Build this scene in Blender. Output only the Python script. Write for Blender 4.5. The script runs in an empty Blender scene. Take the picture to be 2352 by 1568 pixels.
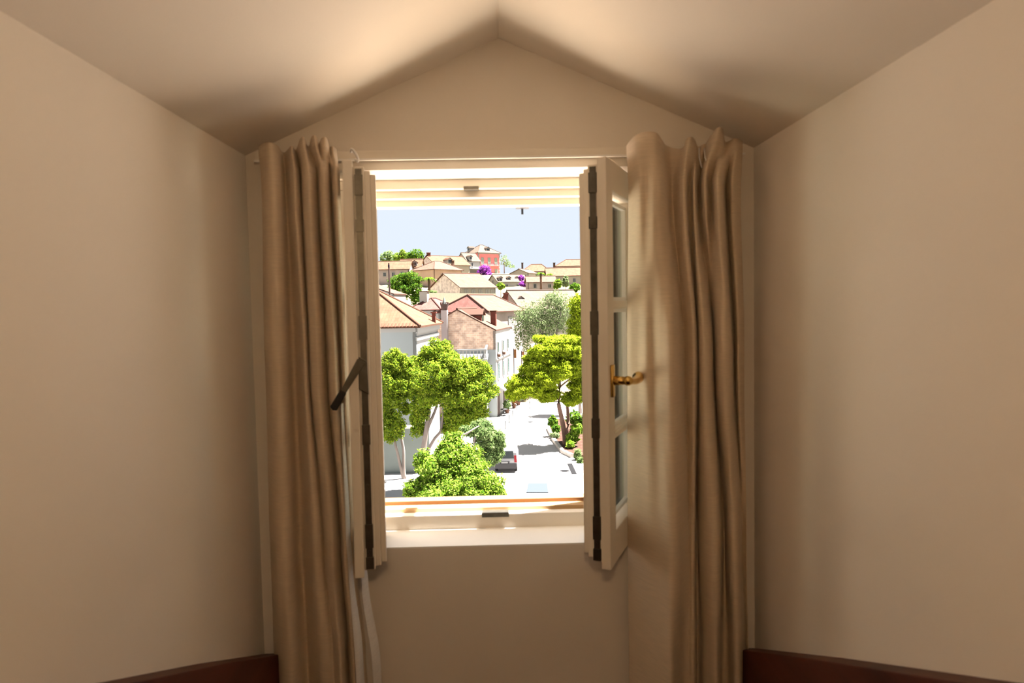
import bpy, bmesh, math, random
import numpy as np
from mathutils import Vector, Matrix

random.seed(7)
rng = np.random.default_rng(11)
SC = bpy.context.scene
COL = SC.collection
EYE = Vector((0.0, 0.0, 1.55))          # eye height above the attic floor
FPX = 1600.0                             # focal length in pixels of the 2352 x 1568 frame
STREET = EYE.z - 13.0                    # the street lies 13 m below the eye

# ------------------------------------------------------------------ camera
cam_d = bpy.data.cameras.new('camera')
cam = bpy.data.objects.new('camera', cam_d)
COL.objects.link(cam)
CAMROT = (Matrix.Rotation(math.radians(-1.04), 3, 'Z') @ Matrix.Rotation(math.radians(87.0), 3, 'X')
          @ Matrix.Rotation(math.radians(-1.1), 3, 'Z'))
cam.matrix_world = Matrix.Translation(EYE) @ CAMROT.to_4x4()
cam_d.sensor_width = 36.0
cam_d.lens = 36.0 * FPX / 2352.0
cam_d.clip_start = 0.05
cam_d.clip_end = 2000
cam_d.dof.use_dof = True
cam_d.dof.focus_distance = 60.0
cam_d.dof.aperture_fstop = 6.5
SC.camera = cam

# ------------------------------------------------------------------ sky, sun, exposure
world = bpy.data.worlds.new('sky')
SC.world = world
world.use_nodes = True
bg = world.node_tree.nodes['Background']
bg.inputs['Color'].default_value = (0.80, 0.885, 0.99, 1)
bg.inputs['Strength'].default_value = 0.78
sun_d = bpy.data.lights.new('sun', 'SUN')
sun_d.energy = 52.0
sun_d.color = (1.0, 0.95, 0.88)
sun_d.angle = math.radians(0.6)
sun = bpy.data.objects.new('sun', sun_d)
COL.objects.link(sun)
SUN_DIR = Vector((0.36, 0.13, 0.92)).normalized()
sun.rotation_euler = SUN_DIR.to_track_quat('Z', 'Y').to_euler()
sun.location = (20, 40, 60)
SC.view_settings.view_transform = 'Standard'
SC.view_settings.look = 'None'
SC.view_settings.exposure = 0.38
SC.view_settings.gamma = 1.0
SC.view_settings.use_curve_mapping = False
SC.cycles.max_bounces = 9
SC.cycles.diffuse_bounces = 6
SC.cycles.adaptive_threshold = 0.02
SC.cycles.transparent_max_bounces = 8
SC.cycles.sample_clamp_indirect = 12.0
SC.cycles.use_denoising = True


# ------------------------------------------------------------------ helpers
def P(px, py, Y):
    """the point at depth Y that the eye sees at picture position (px, py)"""
    d = CAMROT @ Vector(((px - 1176) / FPX, -(py - 784) / FPX, -1.0))
    return EYE + d * (Y / d.y)


class MB:
    def __init__(self):
        self.v, self.f, self.uv = [], [], []

    def poly(self, pts, uv=None):
        n = len(self.v)
        self.v += [tuple(p) for p in pts]
        self.f.append(tuple(range(n, n + len(pts))))
        self.uv.append(uv)

    def hexa(self, b, t):
        """closed solid from bottom ring b and top ring t (same order, counter-clockwise from above)"""
        n = len(self.v)
        k = len(b)
        self.v += [tuple(p) for p in b] + [tuple(p) for p in t]
        fs = [tuple(n + i for i in reversed(range(k))), tuple(n + k + i for i in range(k))]
        for i in range(k):
            j = (i + 1) % k
            fs.append((n + i, n + j, n + k + j, n + k + i))
        self.f += fs
        self.uv += [None] * len(fs)

    def box(self, x0, x1, y0, y1, z0, z1):
        self.hexa([(x0, y0, z0), (x1, y0, z0), (x1, y1, z0), (x0, y1, z0)],
                  [(x0, y0, z1), (x1, y0, z1), (x1, y1, z1), (x0, y1, z1)])

    def obox(self, o, ax, ay, az, x0, x1, y0, y1, z0, z1):
        o, ax, ay, az = Vector(o), Vector(ax), Vector(ay), Vector(az)
        q = lambda x, y, z: o + ax * x + ay * y + az * z
        self.hexa([q(x0, y0, z0), q(x1, y0, z0), q(x1, y1, z0), q(x0, y1, z0)],
                  [q(x0, y0, z1), q(x1, y0, z1), q(x1, y1, z1), q(x0, y1, z1)])

    def prism(self, pts, off):
        """polygon pts swept by vector off"""
        off = Vector(off)
        self.hexa([Vector(p) for p in pts], [Vector(p) + off for p in pts])

    def tube(self, path, rad, n=8, cap=True):
        path = [Vector(p) for p in path]
        if not isinstance(rad, (list, tuple)):
            rad = [rad] * len(path)
        base = len(self.v)
        for i, p in enumerate(path):
            a = path[max(i - 1, 0)]
            b = path[min(i + 1, len(path) - 1)]
            t = (b - a).normalized()
            u = t.cross(Vector((0, 0, 1)))
            if u.length < 0.05:
                u = t.cross(Vector((1, 0, 0)))
            u.normalize()
            w = t.cross(u)
            for k in range(n):
                an = 2 * math.pi * k / n
                self.v.append(tuple(p + (u * math.cos(an) + w * math.sin(an)) * rad[i]))
        for i in range(len(path) - 1):
            for k in range(n):
                a0 = base + i * n + k
                a1 = base + i * n + (k + 1) % n
                self.f.append((a0, a1, a1 + n, a0 + n))
                self.uv.append(None)
        if cap:
            self.f.append(tuple(base + k for k in reversed(range(n))))
            e = base + (len(path) - 1) * n
            self.f.append(tuple(e + k for k in range(n)))
            self.uv += [None, None]

    def ball(self, c, r, nu=12, nv=8, sc=(1, 1, 1)):
        base = len(self.v)
        c = Vector(c)
        for j in range(nv + 1):
            th = math.pi * j / nv
            for i in range(nu):
                ph = 2 * math.pi * i / nu
                self.v.append((c.x + r * sc[0] * math.sin(th) * math.cos(ph),
                               c.y + r * sc[1] * math.sin(th) * math.sin(ph),
                               c.z + r * sc[2] * math.cos(th)))
        for j in range(nv):
            for i in range(nu):
                a = base + j * nu + i
                b = base + j * nu + (i + 1) % nu
                self.f.append((a, b, b + nu, a + nu))
                self.uv.append(None)

    def build(self, name, mat, parent=None, smooth=False, bevel=0.0):
        me = bpy.data.meshes.new(name)
        me.from_pydata(self.v, [], self.f)
        if any(u is not None for u in self.uv):
            lay = me.uv_layers.new(name='UVMap')
            li = 0
            for f, u in zip(self.f, self.uv):
                for k in range(len(f)):
                    if u is not None:
                        lay.data[li].uv = u[k]
                    li += 1
        me.validate()
        bm = bmesh.new()
        bm.from_mesh(me)
        bmesh.ops.recalc_face_normals(bm, faces=bm.faces)
        if bevel:
            bmesh.ops.remove_doubles(bm, verts=bm.verts, dist=1e-5)
            bmesh.ops.bevel(bm, geom=[e for e in bm.edges if len(e.link_faces) == 2 and e.calc_face_angle(0) > 0.6],
                            offset=bevel, segments=2, affect='EDGES', profile=0.6)
        bm.to_mesh(me)
        bm.free()
        if smooth:
            me.polygons.foreach_set('use_smooth', [True] * len(me.polygons))
        me.materials.append(mat)
        return link(name, me, parent)


def link(name, me, parent=None):
    o = bpy.data.objects.new(name, me)
    COL.objects.link(o)
    if parent is not None:
        o.parent = parent
        root = Matrix.Identity(4)
        p = parent
        while p is not None:                      # meshes are written in world space
            root = Matrix.Translation(-Vector(p.location)) @ root
            p = p.parent
        o.matrix_parent_inverse = root if parent.parent is None else Matrix.Identity(4)
    return o


def thing(name, label, cat, loc, group=None, kind=None):
    o = bpy.data.objects.new(name, None)
    o.empty_display_size = 0.2
    COL.objects.link(o)
    o.location = loc
    o['label'] = label
    o['category'] = cat
    if group:
        o['group'] = group
    if kind:
        o['kind'] = kind
    return o


def tag(o, label=None, cat=None, group=None, kind=None):
    for k, v in (('label', label), ('category', cat), ('group', group), ('kind', kind)):
        if v:
            o[k] = v
    return o


# ------------------------------------------------------------------ materials
def mat(name, col, rough=0.6, metal=0.0, spec=0.4, noise=None, bump=None, sheen=0.0):
    m = bpy.data.materials.new(name)
    m.use_nodes = True
    nt = m.node_tree
    b = nt.nodes['Principled BSDF']
    b.inputs['Base Color'].default_value = (*col, 1)
    b.inputs['Roughness'].default_value = rough
    b.inputs['Metallic'].default_value = metal
    b.inputs['Specular IOR Level'].default_value = spec
    if sheen:
        b.inputs['Sheen Weight'].default_value = sheen
    tc = nt.nodes.new('ShaderNodeTexCoord')
    if noise:
        scale, amt = noise[0], noise[1]
        n = nt.nodes.new('ShaderNodeTexNoise')
        n.inputs['Scale'].default_value = scale
        n.inputs['Detail'].default_value = 5
        mp = nt.nodes.new('ShaderNodeMapping')
        if len(noise) > 2:
            mp.inputs['Scale'].default_value = noise[2]
        nt.links.new(tc.outputs['Object'], mp.inputs['Vector'])
        nt.links.new(mp.outputs['Vector'], n.inputs['Vector'])
        r = nt.nodes.new('ShaderNodeValToRGB')
        r.color_ramp.elements[0].position = 0.3
        r.color_ramp.elements[1].position = 0.7
        r.color_ramp.elements[0].color = (*[c * (1 - amt) for c in col], 1)
        r.color_ramp.elements[1].color = (*[min(1, c * (1 + amt)) for c in col], 1)
        nt.links.new(n.outputs['Fac'], r.inputs['Fac'])
        nt.links.new(r.outputs['Color'], b.inputs['Base Color'])
    if bump:
        n2 = nt.nodes.new('ShaderNodeTexNoise')
        n2.inputs['Scale'].default_value = bump[0]
        n2.inputs['Detail'].default_value = 4
        mp2 = nt.nodes.new('ShaderNodeMapping')
        if len(bump) > 2:
            mp2.inputs['Scale'].default_value = bump[2]
        nt.links.new(tc.outputs['Object'], mp2.inputs['Vector'])
        nt.links.new(mp2.outputs['Vector'], n2.inputs['Vector'])
        bp = nt.nodes.new('ShaderNodeBump')
        bp.inputs['Strength'].default_value = bump[1]
        bp.inputs['Distance'].default_value = 0.01
        nt.links.new(n2.outputs['Fac'], bp.inputs['Height'])
        nt.links.new(bp.outputs['Normal'], b.inputs['Normal'])
    return m


def roof_mat(name, c1, c2, tw=0.28, th=0.42):
    """clay tiles: rounded rows along the slope with staggered courses, laid out in metres over the slope"""
    m = bpy.data.materials.new(name)
    m.use_nodes = True
    nt = m.node_tree
    b = nt.nodes['Principled BSDF']
    b.inputs['Roughness'].default_value = 0.85
    b.inputs['Specular IOR Level'].default_value = 0.15
    uv = nt.nodes.new('ShaderNodeUVMap')
    br = nt.nodes.new('ShaderNodeTexBrick')
    br.offset = 0.0
    br.inputs['Scale'].default_value = 1.0
    br.inputs['Brick Width'].default_value = tw
    br.inputs['Row Height'].default_value = th
    br.inputs['Mortar Size'].default_value = 0.012
    br.inputs['Mortar Smooth'].default_value = 0.6
    br.inputs['Color1'].default_value = (*c1, 1)
    br.inputs['Color2'].default_value = (*c2, 1)
    br.inputs['Mortar'].default_value = (*[x * 0.62 for x in c2], 1)
    nt.links.new(uv.outputs['UV'], br.inputs['Vector'])
    ns = nt.nodes.new('ShaderNodeTexNoise')
    ns.inputs['Scale'].default_value = 0.9
    ns.inputs['Detail'].default_value = 6
    nt.links.new(uv.outputs['UV'], ns.inputs['Vector'])
    rp = nt.nodes.new('ShaderNodeValToRGB')
    rp.color_ramp.elements[0].position = 0.35
    rp.color_ramp.elements[1].position = 0.7
    rp.color_ramp.elements[0].color = (0.78, 0.76, 0.74, 1)
    rp.color_ramp.elements[1].color = (1.08, 1.06, 1.04, 1)
    nt.links.new(ns.outputs['Fac'], rp.inputs['Fac'])
    mx = nt.nodes.new('ShaderNodeMix')
    mx.data_type = 'RGBA'
    mx.blend_type = 'MULTIPLY'
    mx.inputs['Factor'].default_value = 1.0
    nt.links.new(br.outputs['Color'], mx.inputs[6])
    nt.links.new(rp.outputs['Color'], mx.inputs[7])
    nt.links.new(mx.outputs[2], b.inputs['Base Color'])
    bp = nt.nodes.new('ShaderNodeBump')
    bp.inputs['Strength'].default_value = 0.25
    bp.inputs['Distance'].default_value = 0.02
    nt.links.new(br.outputs['Fac'], bp.inputs['Height'])
    bp.invert = True
    nt.links.new(bp.outputs['Normal'], b.inputs['Normal'])
    return m


def stone_mat(name, c1, c2, mortar, bw=0.55, bh=0.26):
    m = bpy.data.materials.new(name)
    m.use_nodes = True
    nt = m.node_tree
    b = nt.nodes['Principled BSDF']
    b.inputs['Roughness'].default_value = 0.9
    b.inputs['Specular IOR Level'].default_value = 0.1
    uv = nt.nodes.new('ShaderNodeUVMap')
    br = nt.nodes.new('ShaderNodeTexBrick')
    br.inputs['Scale'].default_value = 1.0
    br.inputs['Brick Width'].default_value = bw
    br.inputs['Row Height'].default_value = bh
    br.inputs['Mortar Size'].default_value = 0.022
    br.inputs['Mortar Smooth'].default_value = 0.3
    br.inputs['Color1'].default_value = (*c1, 1)
    br.inputs['Color2'].default_value = (*c2, 1)
    br.inputs['Mortar'].default_value = (*mortar, 1)
    nt.links.new(uv.outputs['UV'], br.inputs['Vector'])
    ns = nt.nodes.new('ShaderNodeTexNoise')
    ns.inputs['Scale'].default_value = 1.3
    ns.inputs['Detail'].default_value = 8
    nt.links.new(uv.outputs['UV'], ns.inputs['Vector'])
    rp = nt.nodes.new('ShaderNodeValToRGB')
    rp.color_ramp.elements[0].position = 0.38
    rp.color_ramp.elements[1].position = 0.62
    rp.color_ramp.elements[0].color = (0.62, 0.6, 0.6, 1)
    rp.color_ramp.elements[1].color = (1.1, 1.08, 1.05, 1)
    nt.links.new(ns.outputs['Fac'], rp.inputs['Fac'])
    mx = nt.nodes.new('ShaderNodeMix')
    mx.data_type = 'RGBA'
    mx.blend_type = 'MULTIPLY'
    mx.inputs['Factor'].default_value = 0.8
    nt.links.new(br.outputs['Color'], mx.inputs[6])
    nt.links.new(rp.outputs['Color'], mx.inputs[7])
    nt.links.new(mx.outputs[2], b.inputs['Base Color'])
    bp = nt.nodes.new('ShaderNodeBump')
    bp.inputs['Strength'].default_value = 0.6
    bp.inputs['Distance'].default_value = 0.03
    bp.invert = True
    nt.links.new(br.outputs['Fac'], bp.inputs['Height'])
    nt.links.new(bp.outputs['Normal'], b.inputs['Normal'])
    return m


def leaf_mat(name, cols, trans=0.35):
    m = bpy.data.materials.new(name)
    m.use_nodes = True
    nt = m.node_tree
    for n in list(nt.nodes):
        nt.nodes.remove(n)
    out = nt.nodes.new('ShaderNodeOutputMaterial')
    g = nt.nodes.new('ShaderNodeNewGeometry')
    rp = nt.nodes.new('ShaderNodeValToRGB')
    els = rp.color_ramp.elements
    while len(els) < len(cols):
        els.new(0.5)
    for i, c in enumerate(cols):
        els[i].position = i / (len(cols) - 1)
        els[i].color = (*c, 1)
    nt.links.new(g.outputs['Random Per Island'], rp.inputs['Fac'])
    d = nt.nodes.new('ShaderNodeBsdfDiffuse')
    t = nt.nodes.new('ShaderNodeBsdfTranslucent')
    mx = nt.nodes.new('ShaderNodeMixShader')
    mx.inputs['Fac'].default_value = trans
    nt.links.new(rp.outputs['Color'], d.inputs['Color'])
    nt.links.new(rp.outputs['Color'], t.inputs['Color'])
    nt.links.new(d.outputs['BSDF'], mx.inputs[1])
    nt.links.new(t.outputs['BSDF'], mx.inputs[2])
    nt.links.new(mx.outputs['Shader'], out.inputs['Surface'])
    return m


def cloth_mat(name, col, trans=0.12):
    m = bpy.data.materials.new(name)
    m.use_nodes = True
    nt = m.node_tree
    b = nt.nodes['Principled BSDF']
    out = nt.nodes['Material Output']
    b.inputs['Roughness'].default_value = 0.85
    b.inputs['Specular IOR Level'].default_value = 0.15
    b.inputs['Sheen Weight'].default_value = 0.15
    tc = nt.nodes.new('ShaderNodeTexCoord')
    mp = nt.nodes.new('ShaderNodeMapping')
    mp.inputs['Scale'].default_value = (22, 22, 420)
    n = nt.nodes.new('ShaderNodeTexNoise')
    n.inputs['Scale'].default_value = 1.0
    n.inputs['Detail'].default_value = 4
    nt.links.new(tc.outputs['Object'], mp.inputs['Vector'])
    nt.links.new(mp.outputs['Vector'], n.inputs['Vector'])
    rp = nt.nodes.new('ShaderNodeValToRGB')
    rp.color_ramp.elements[0].position = 0.3
    rp.color_ramp.elements[1].position = 0.7
    rp.color_ramp.elements[0].color = (*[c * 0.93 for c in col], 1)
    rp.color_ramp.elements[1].color = (*[min(1, c * 1.05) for c in col], 1)
    nt.links.new(n.outputs['Fac'], rp.inputs['Fac'])
    nt.links.new(rp.outputs['Color'], b.inputs['Base Color'])
    bp = nt.nodes.new('ShaderNodeBump')
    bp.inputs['Strength'].default_value = 0.12
    bp.inputs['Distance'].default_value = 0.001
    nt.links.new(n.outputs['Fac'], bp.inputs['Height'])
    nt.links.new(bp.outputs['Normal'], b.inputs['Normal'])
    t = nt.nodes.new('ShaderNodeBsdfTranslucent')
    nt.links.new(rp.outputs['Color'], t.inputs['Color'])
    mx = nt.nodes.new('ShaderNodeMixShader')
    mx.inputs['Fac'].default_value = trans
    nt.links.new(b.outputs['BSDF'], mx.inputs[1])
    nt.links.new(t.outputs['BSDF'], mx.inputs[2])
    nt.links.new(mx.outputs['Shader'], out.inputs['Surface'])
    return m


def glass_mat(name):
    m = bpy.data.materials.new(name)
    m.use_nodes = True
    nt = m.node_tree
    for n in list(nt.nodes):
        nt.nodes.remove(n)
    out = nt.nodes.new('ShaderNodeOutputMaterial')
    g = nt.nodes.new('ShaderNodeBsdfGlossy')
    g.inputs['Roughness'].default_value = 0.02
    t = nt.nodes.new('ShaderNodeBsdfTransparent')
    t.inputs['Color'].default_value = (0.9, 0.95, 0.92, 1)
    fr = nt.nodes.new('ShaderNodeFresnel')
    fr.inputs['IOR'].default_value = 1.5
    mx = nt.nodes.new('ShaderNodeMixShader')
    nt.links.new(fr.outputs['Fac'], mx.inputs['Fac'])
    nt.links.new(t.outputs['BSDF'], mx.inputs[1])
    nt.links.new(g.outputs['BSDF'], mx.inputs[2])
    nt.links.new(mx.outputs['Shader'], out.inputs['Surface'])
    return m


def emit_mat(name, col, strength):
    m = bpy.data.materials.new(name)
    m.use_nodes = True
    b = m.node_tree.nodes['Principled BSDF']
    b.inputs['Base Color'].default_value = (*col, 1)
    b.inputs['Emission Color'].default_value = (*col, 1)
    b.inputs['Emission Strength'].default_value = strength
    return m


M = {
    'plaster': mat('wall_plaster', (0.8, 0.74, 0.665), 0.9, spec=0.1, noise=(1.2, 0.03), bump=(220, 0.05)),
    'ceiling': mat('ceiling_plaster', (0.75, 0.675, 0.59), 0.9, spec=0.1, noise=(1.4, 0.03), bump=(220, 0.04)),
    'paint': mat('cream_paint', (0.80, 0.74, 0.65), 0.45, spec=0.35, noise=(6, 0.02)),
    'whitepaint': mat('white_paint', (0.85, 0.83, 0.80), 0.4, spec=0.4, noise=(6, 0.02)),
    'steel': mat('dull_steel', (0.13, 0.12, 0.1), 0.4, metal=0.9, noise=(40, 0.2)),
    'blackplastic': mat('black_plastic', (0.012, 0.011, 0.011), 0.4),
    'brass': mat('brass', (0.72, 0.47, 0.14), 0.22, metal=1.0, noise=(30, 0.08)),
    'wood': mat('dark_wood', (0.075, 0.018, 0.008), 0.55, spec=0.3, noise=(5, 0.35, (1, 0.2, 4))),
    'linen': cloth_mat('linen', (0.76, 0.63, 0.48)),
    'lining': cloth_mat('lining_cloth', (0.86, 0.84, 0.82), 0.25),
    'glass': glass_mat('clear_glass'),
    'limestone': mat('limestone', (0.7, 0.64, 0.54), 0.85, spec=0.15, noise=(6, 0.08)),
    'iron': mat('black_iron', (0.02, 0.02, 0.03), 0.5, metal=0.4),
    'tan_rail': mat('tan_frame_rail', (0.42, 0.27, 0.13), 0.7, noise=(8, 0.15, (0.3, 3, 3))),
    'brown_rail': mat('brown_frame_rail', (0.20, 0.10, 0.045), 0.7, noise=(8, 0.2, (0.3, 3, 3))),
    'bounce_roof': roof_mat('bounce_roof_tiles', (0.74, 0.62, 0.50), (0.68, 0.56, 0.44)),
    'carglass': mat('sky_grey_windscreen', (0.05, 0.06, 0.07), 0.08, spec=0.7),  # base colour lightened to stand in for reflected sky
    # outside
    'street': mat('pale_asphalt', (0.3, 0.28, 0.272), 0.95, spec=0.1, noise=(0.35, 0.06)),
    'paving': mat('pale_paving', (0.31, 0.3, 0.283), 0.9, spec=0.1, noise=(0.8, 0.05)),
    'kerb': mat('kerb_stone', (0.34, 0.31, 0.28), 0.9, spec=0.1, noise=(2, 0.1)),
    'soil': mat('brown_soil', (0.05, 0.027, 0.02), 0.95, spec=0.05, noise=(1.5, 0.4)),
    'hill': mat('dry_hillside', (0.16, 0.135, 0.085), 0.95, spec=0.05, noise=(0.12, 0.45)),
    'blue_plaster': mat('pale_blue_plaster', (0.22, 0.24, 0.245), 0.9, spec=0.1, noise=(0.3, 0.04)),
    'white_plaster': mat('white_plaster', (0.27, 0.262, 0.252), 0.9, spec=0.1, noise=(0.5, 0.05)),
    'cream_plaster': mat('cream_plaster', (0.26, 0.24, 0.21), 0.9, spec=0.1, noise=(0.5, 0.07)),
    'grey_plaster': mat('grey_green_plaster', (0.14, 0.16, 0.15), 0.9, spec=0.1, noise=(0.5, 0.08)),
    'brown_plaster': mat('brown_plaster', (0.4, 0.28, 0.21), 0.9, spec=0.1, noise=(0.4, 0.1)),
    'pink_plaster': mat('pink_plaster', (0.27, 0.225, 0.215), 0.9, spec=0.1, noise=(0.5, 0.12)),
    'red_plaster': mat('coral_red_plaster', (0.6, 0.19, 0.195), 0.9, spec=0.1, noise=(0.6, 0.08)),
    'stone': stone_mat('tan_stone_wall', (0.56, 0.41, 0.315), (0.43, 0.30, 0.23), (0.60, 0.50, 0.41), 0.5, 0.25),
    'grey_stone': stone_mat('grey_stone_wall', (0.66, 0.57, 0.54), (0.55, 0.47, 0.45), (0.70, 0.62, 0.58), 0.8, 0.4),
    'roof_orange': roof_mat('orange_clay_tiles', (0.1125, 0.0539, 0.0320), (0.0999, 0.0437, 0.0242)),
    'roof_pale': roof_mat('pale_clay_tiles', (0.1030, 0.0544, 0.0401), (0.0932, 0.0465, 0.0326)),
    'roof_sand': roof_mat('sandy_clay_tiles', (0.0905, 0.0632, 0.0492), (0.0781, 0.0531, 0.0398), 0.5, 0.9),
    'roof_red': roof_mat('red_clay_tiles', (0.13, 0.058, 0.050), (0.11, 0.046, 0.039)),
    'brick_red': mat('red_brick', (0.11, 0.038, 0.028), 0.9, spec=0.1, noise=(2, 0.15)),
    'teal': mat('teal_shutter_paint', (0.018, 0.055, 0.05), 0.6),
    'green': mat('dark_green_shutter_paint', (0.02, 0.042, 0.035), 0.6),
    'darkglass': mat('dark_window_glass', (0.025, 0.028, 0.032), 0.12, spec=0.6),
    'darkwood': mat('weathered_brown_wood', (0.05, 0.026, 0.02), 0.8, noise=(3, 0.3)),
    'bark': mat('pale_bark', (0.16, 0.135, 0.12), 0.95, spec=0.05, noise=(3, 0.25, (1, 1, 0.3))),
    'pinebark': mat('pine_bark', (0.11, 0.068, 0.052), 0.95, spec=0.05, noise=(3, 0.3, (1, 1, 0.3))),
    'awning': mat('white_awning', (0.24, 0.235, 0.225), 0.8),
    'carwhite': mat('white_car_paint', (0.2, 0.203, 0.21), 0.25, spec=0.5),
    'bumper': mat('grey_bumper', (0.022, 0.021, 0.023), 0.6),
    'tyre': mat('black_rubber', (0.015, 0.015, 0.015), 0.8),
    'redlamp': mat('red_tail_lamp', (0.2, 0.006, 0.01), 0.25),
    'plate': mat('white_number_plate', (0.19, 0.19, 0.19), 0.5),
    'pale_green': mat('pale_green_shutter_paint', (0.24, 0.27, 0.23), 0.7),
    'castiron': mat('cast_iron', (0.008, 0.008, 0.009), 0.9, spec=0.1),
    'bollard': mat('dark_bollard', (0.012, 0.012, 0.012), 0.5),
    'orange': mat('orange_fabric', (0.14, 0.055, 0.012), 0.8, noise=(4, 0.2)),
    'terracotta': mat('terracotta', (0.085, 0.04, 0.026), 0.9, noise=(4, 0.2)),
    # leaves
    'leaf_lime': leaf_mat('lime_leaves', [(0.0813, 0.15, 0.0075), (0.15, 0.2188, 0.015), (0.225, 0.2687, 0.025), (0.0438, 0.1, 0.01), (0.1938, 0.2375, 0.0375)]),
    'leaf_bright': leaf_mat('bright_leaves', [(0.0648, 0.1458, 0.0086), (0.1296, 0.2214, 0.0162), (0.216, 0.2754, 0.054), (0.0378, 0.0972, 0.0086), (0.1728, 0.243, 0.0324)]),
    'leaf_olive': leaf_mat('olive_leaves', [(0.1063, 0.1562, 0.0625), (0.1875, 0.2313, 0.1063), (0.0625, 0.1063, 0.0375), (0.2375, 0.25, 0.15)]),
    'leaf_pine': leaf_mat('pine_needles', [(0.1342, 0.1952, 0.0073), (0.2074, 0.2806, 0.0122), (0.244, 0.2989, 0.022), (0.061, 0.0976, 0.0098)], 0.25),
    'leaf_dark': leaf_mat('dark_leaves', [(0.025, 0.065, 0.012), (0.06, 0.125, 0.015), (0.11, 0.18, 0.015)]),
    'leaf_grey': leaf_mat('grey_green_leaves', [(0.066, 0.121, 0.0385), (0.121, 0.1815, 0.0605), (0.176, 0.2255, 0.088), (0.044, 0.088, 0.0242)]),
    'bloom': leaf_mat('purple_bracts', [(0.17, 0.03, 0.25), (0.26, 0.07, 0.34), (0.14, 0.02, 0.2)]),
}

# ================================================================== THE ROOM
XL, XR = -0.690, 0.722           # faces of the side walls of the dormer
YW = 1.96                      # room face of the window wall
XA, ZRIDGE, ZEAVE = 0.014, 2.284, 1.975
YB = 0.30                      # the dormer opens here into the attic room behind the eye
OX0, OX1, OZ0, OZ1 = -0.47, 0.45, 0.862, 1.930     # hole for the window
YO = 2.26                      # outer face of the window wall


def struct(o, label=None):
    o['kind'] = 'structure'
    if label:
        o['label'] = label
    return o


w = MB()                                            # window wall, solid round the hole
zb = -0.0
gab = [(XL - .15, YW, zb), (OX0, YW, zb), (OX0, YW, ZEAVE - .02), (XL - .15, YW, ZEAVE - .065)]
w.prism([(XL - .15, YW, 0), (OX0, YW, 0), (OX0, YW, OZ1), (XL - .15, YW, OZ1)], (0, YO - YW, 0))
w.prism([(OX1, YW, 0), (XR + .15, YW, 0), (XR + .15, YW, OZ1), (OX1, YW, OZ1)], (0, YO - YW, 0))
w.prism([(OX0, YW, 0), (OX1, YW, 0), (OX1, YW, OZ0), (OX0, YW, OZ0)], (0, YO - YW, 0))
w.prism([(XL - .15, YW, OZ1), (XR + .15, YW, OZ1), (XR + .15, YW, 2.05), (XA, YW, 2.42), (XL - .15, YW, 2.05)], (0, YO - YW, 0))
struct(w.build('wall_front', M['plaster']), 'cream plaster gable wall around the open window')
w = MB()
w.box(XL - .12, XL, YB, YW, 0, 2.02)
struct(w.build('wall_left', M['plaster']), 'cream plaster dormer wall beside the curtain with the steel lever')
w = MB()
w.box(XR, XR + .12, YB, YW, 0, 2.02)
struct(w.build('wall_right', M['plaster']), 'cream plaster dormer wall beside the brass handle curtain')
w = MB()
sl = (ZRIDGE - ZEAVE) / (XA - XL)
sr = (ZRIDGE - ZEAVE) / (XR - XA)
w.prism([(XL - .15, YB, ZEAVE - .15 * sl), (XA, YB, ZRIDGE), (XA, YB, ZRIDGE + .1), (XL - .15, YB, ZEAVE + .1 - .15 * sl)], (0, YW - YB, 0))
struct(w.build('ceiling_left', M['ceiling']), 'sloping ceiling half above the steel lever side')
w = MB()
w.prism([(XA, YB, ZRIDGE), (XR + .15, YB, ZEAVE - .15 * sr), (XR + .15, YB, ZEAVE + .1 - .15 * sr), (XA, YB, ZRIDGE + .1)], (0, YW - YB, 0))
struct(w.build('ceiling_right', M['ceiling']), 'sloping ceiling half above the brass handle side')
# attic room behind the eye
w = MB()
w.box(-1.7, 1.7, -2.3, YW, -.1, 0)
struct(w.build('floor', M['wood']), 'dark red-brown wooden floor')
w = MB()
w.box(-1.8, -1.7, -2.3, YB, 0, 2.5)
struct(w.build('wall_left_attic', M['plaster']))
w = MB()
w.box(1.7, 1.8, -2.3, YB, 0, 2.5)
struct(w.build('wall_right_attic', M['plaster']))
w = MB()
w.box(-1.8, 1.8, -2.4, -2.3, 0, 2.5)
struct(w.build('wall_back', M['plaster']))
w = MB()
w.box(-1.8, XL - .12, YB, YB + .1, 0, 2.5)
w.box(XR + .12, 1.8, YB, YB + .1, 0, 2.5)
w.prism([(XL - .12, YB, 2.02), (XA, YB, 2.33), (XR + .12, YB, 2.02), (XR + .12, YB, 2.5), (XL - .12, YB, 2.5)], (0, .1, 0))
struct(w.build('wall_front_attic', M['plaster']))
w = MB()
w.box(-1.8, 1.8, -2.4, YB + .1, 2.5, 2.6)
struct(w.build('ceiling_attic', M['ceiling']))


# sloping dark boards along the foot of both side walls, falling towards the window
def on_wall(px, py, X):
    d = CAMROT @ Vector(((px - 1176) / FPX, -(py - 784) / FPX, -1.0))
    return EYE + d * (X / d.x)


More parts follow.
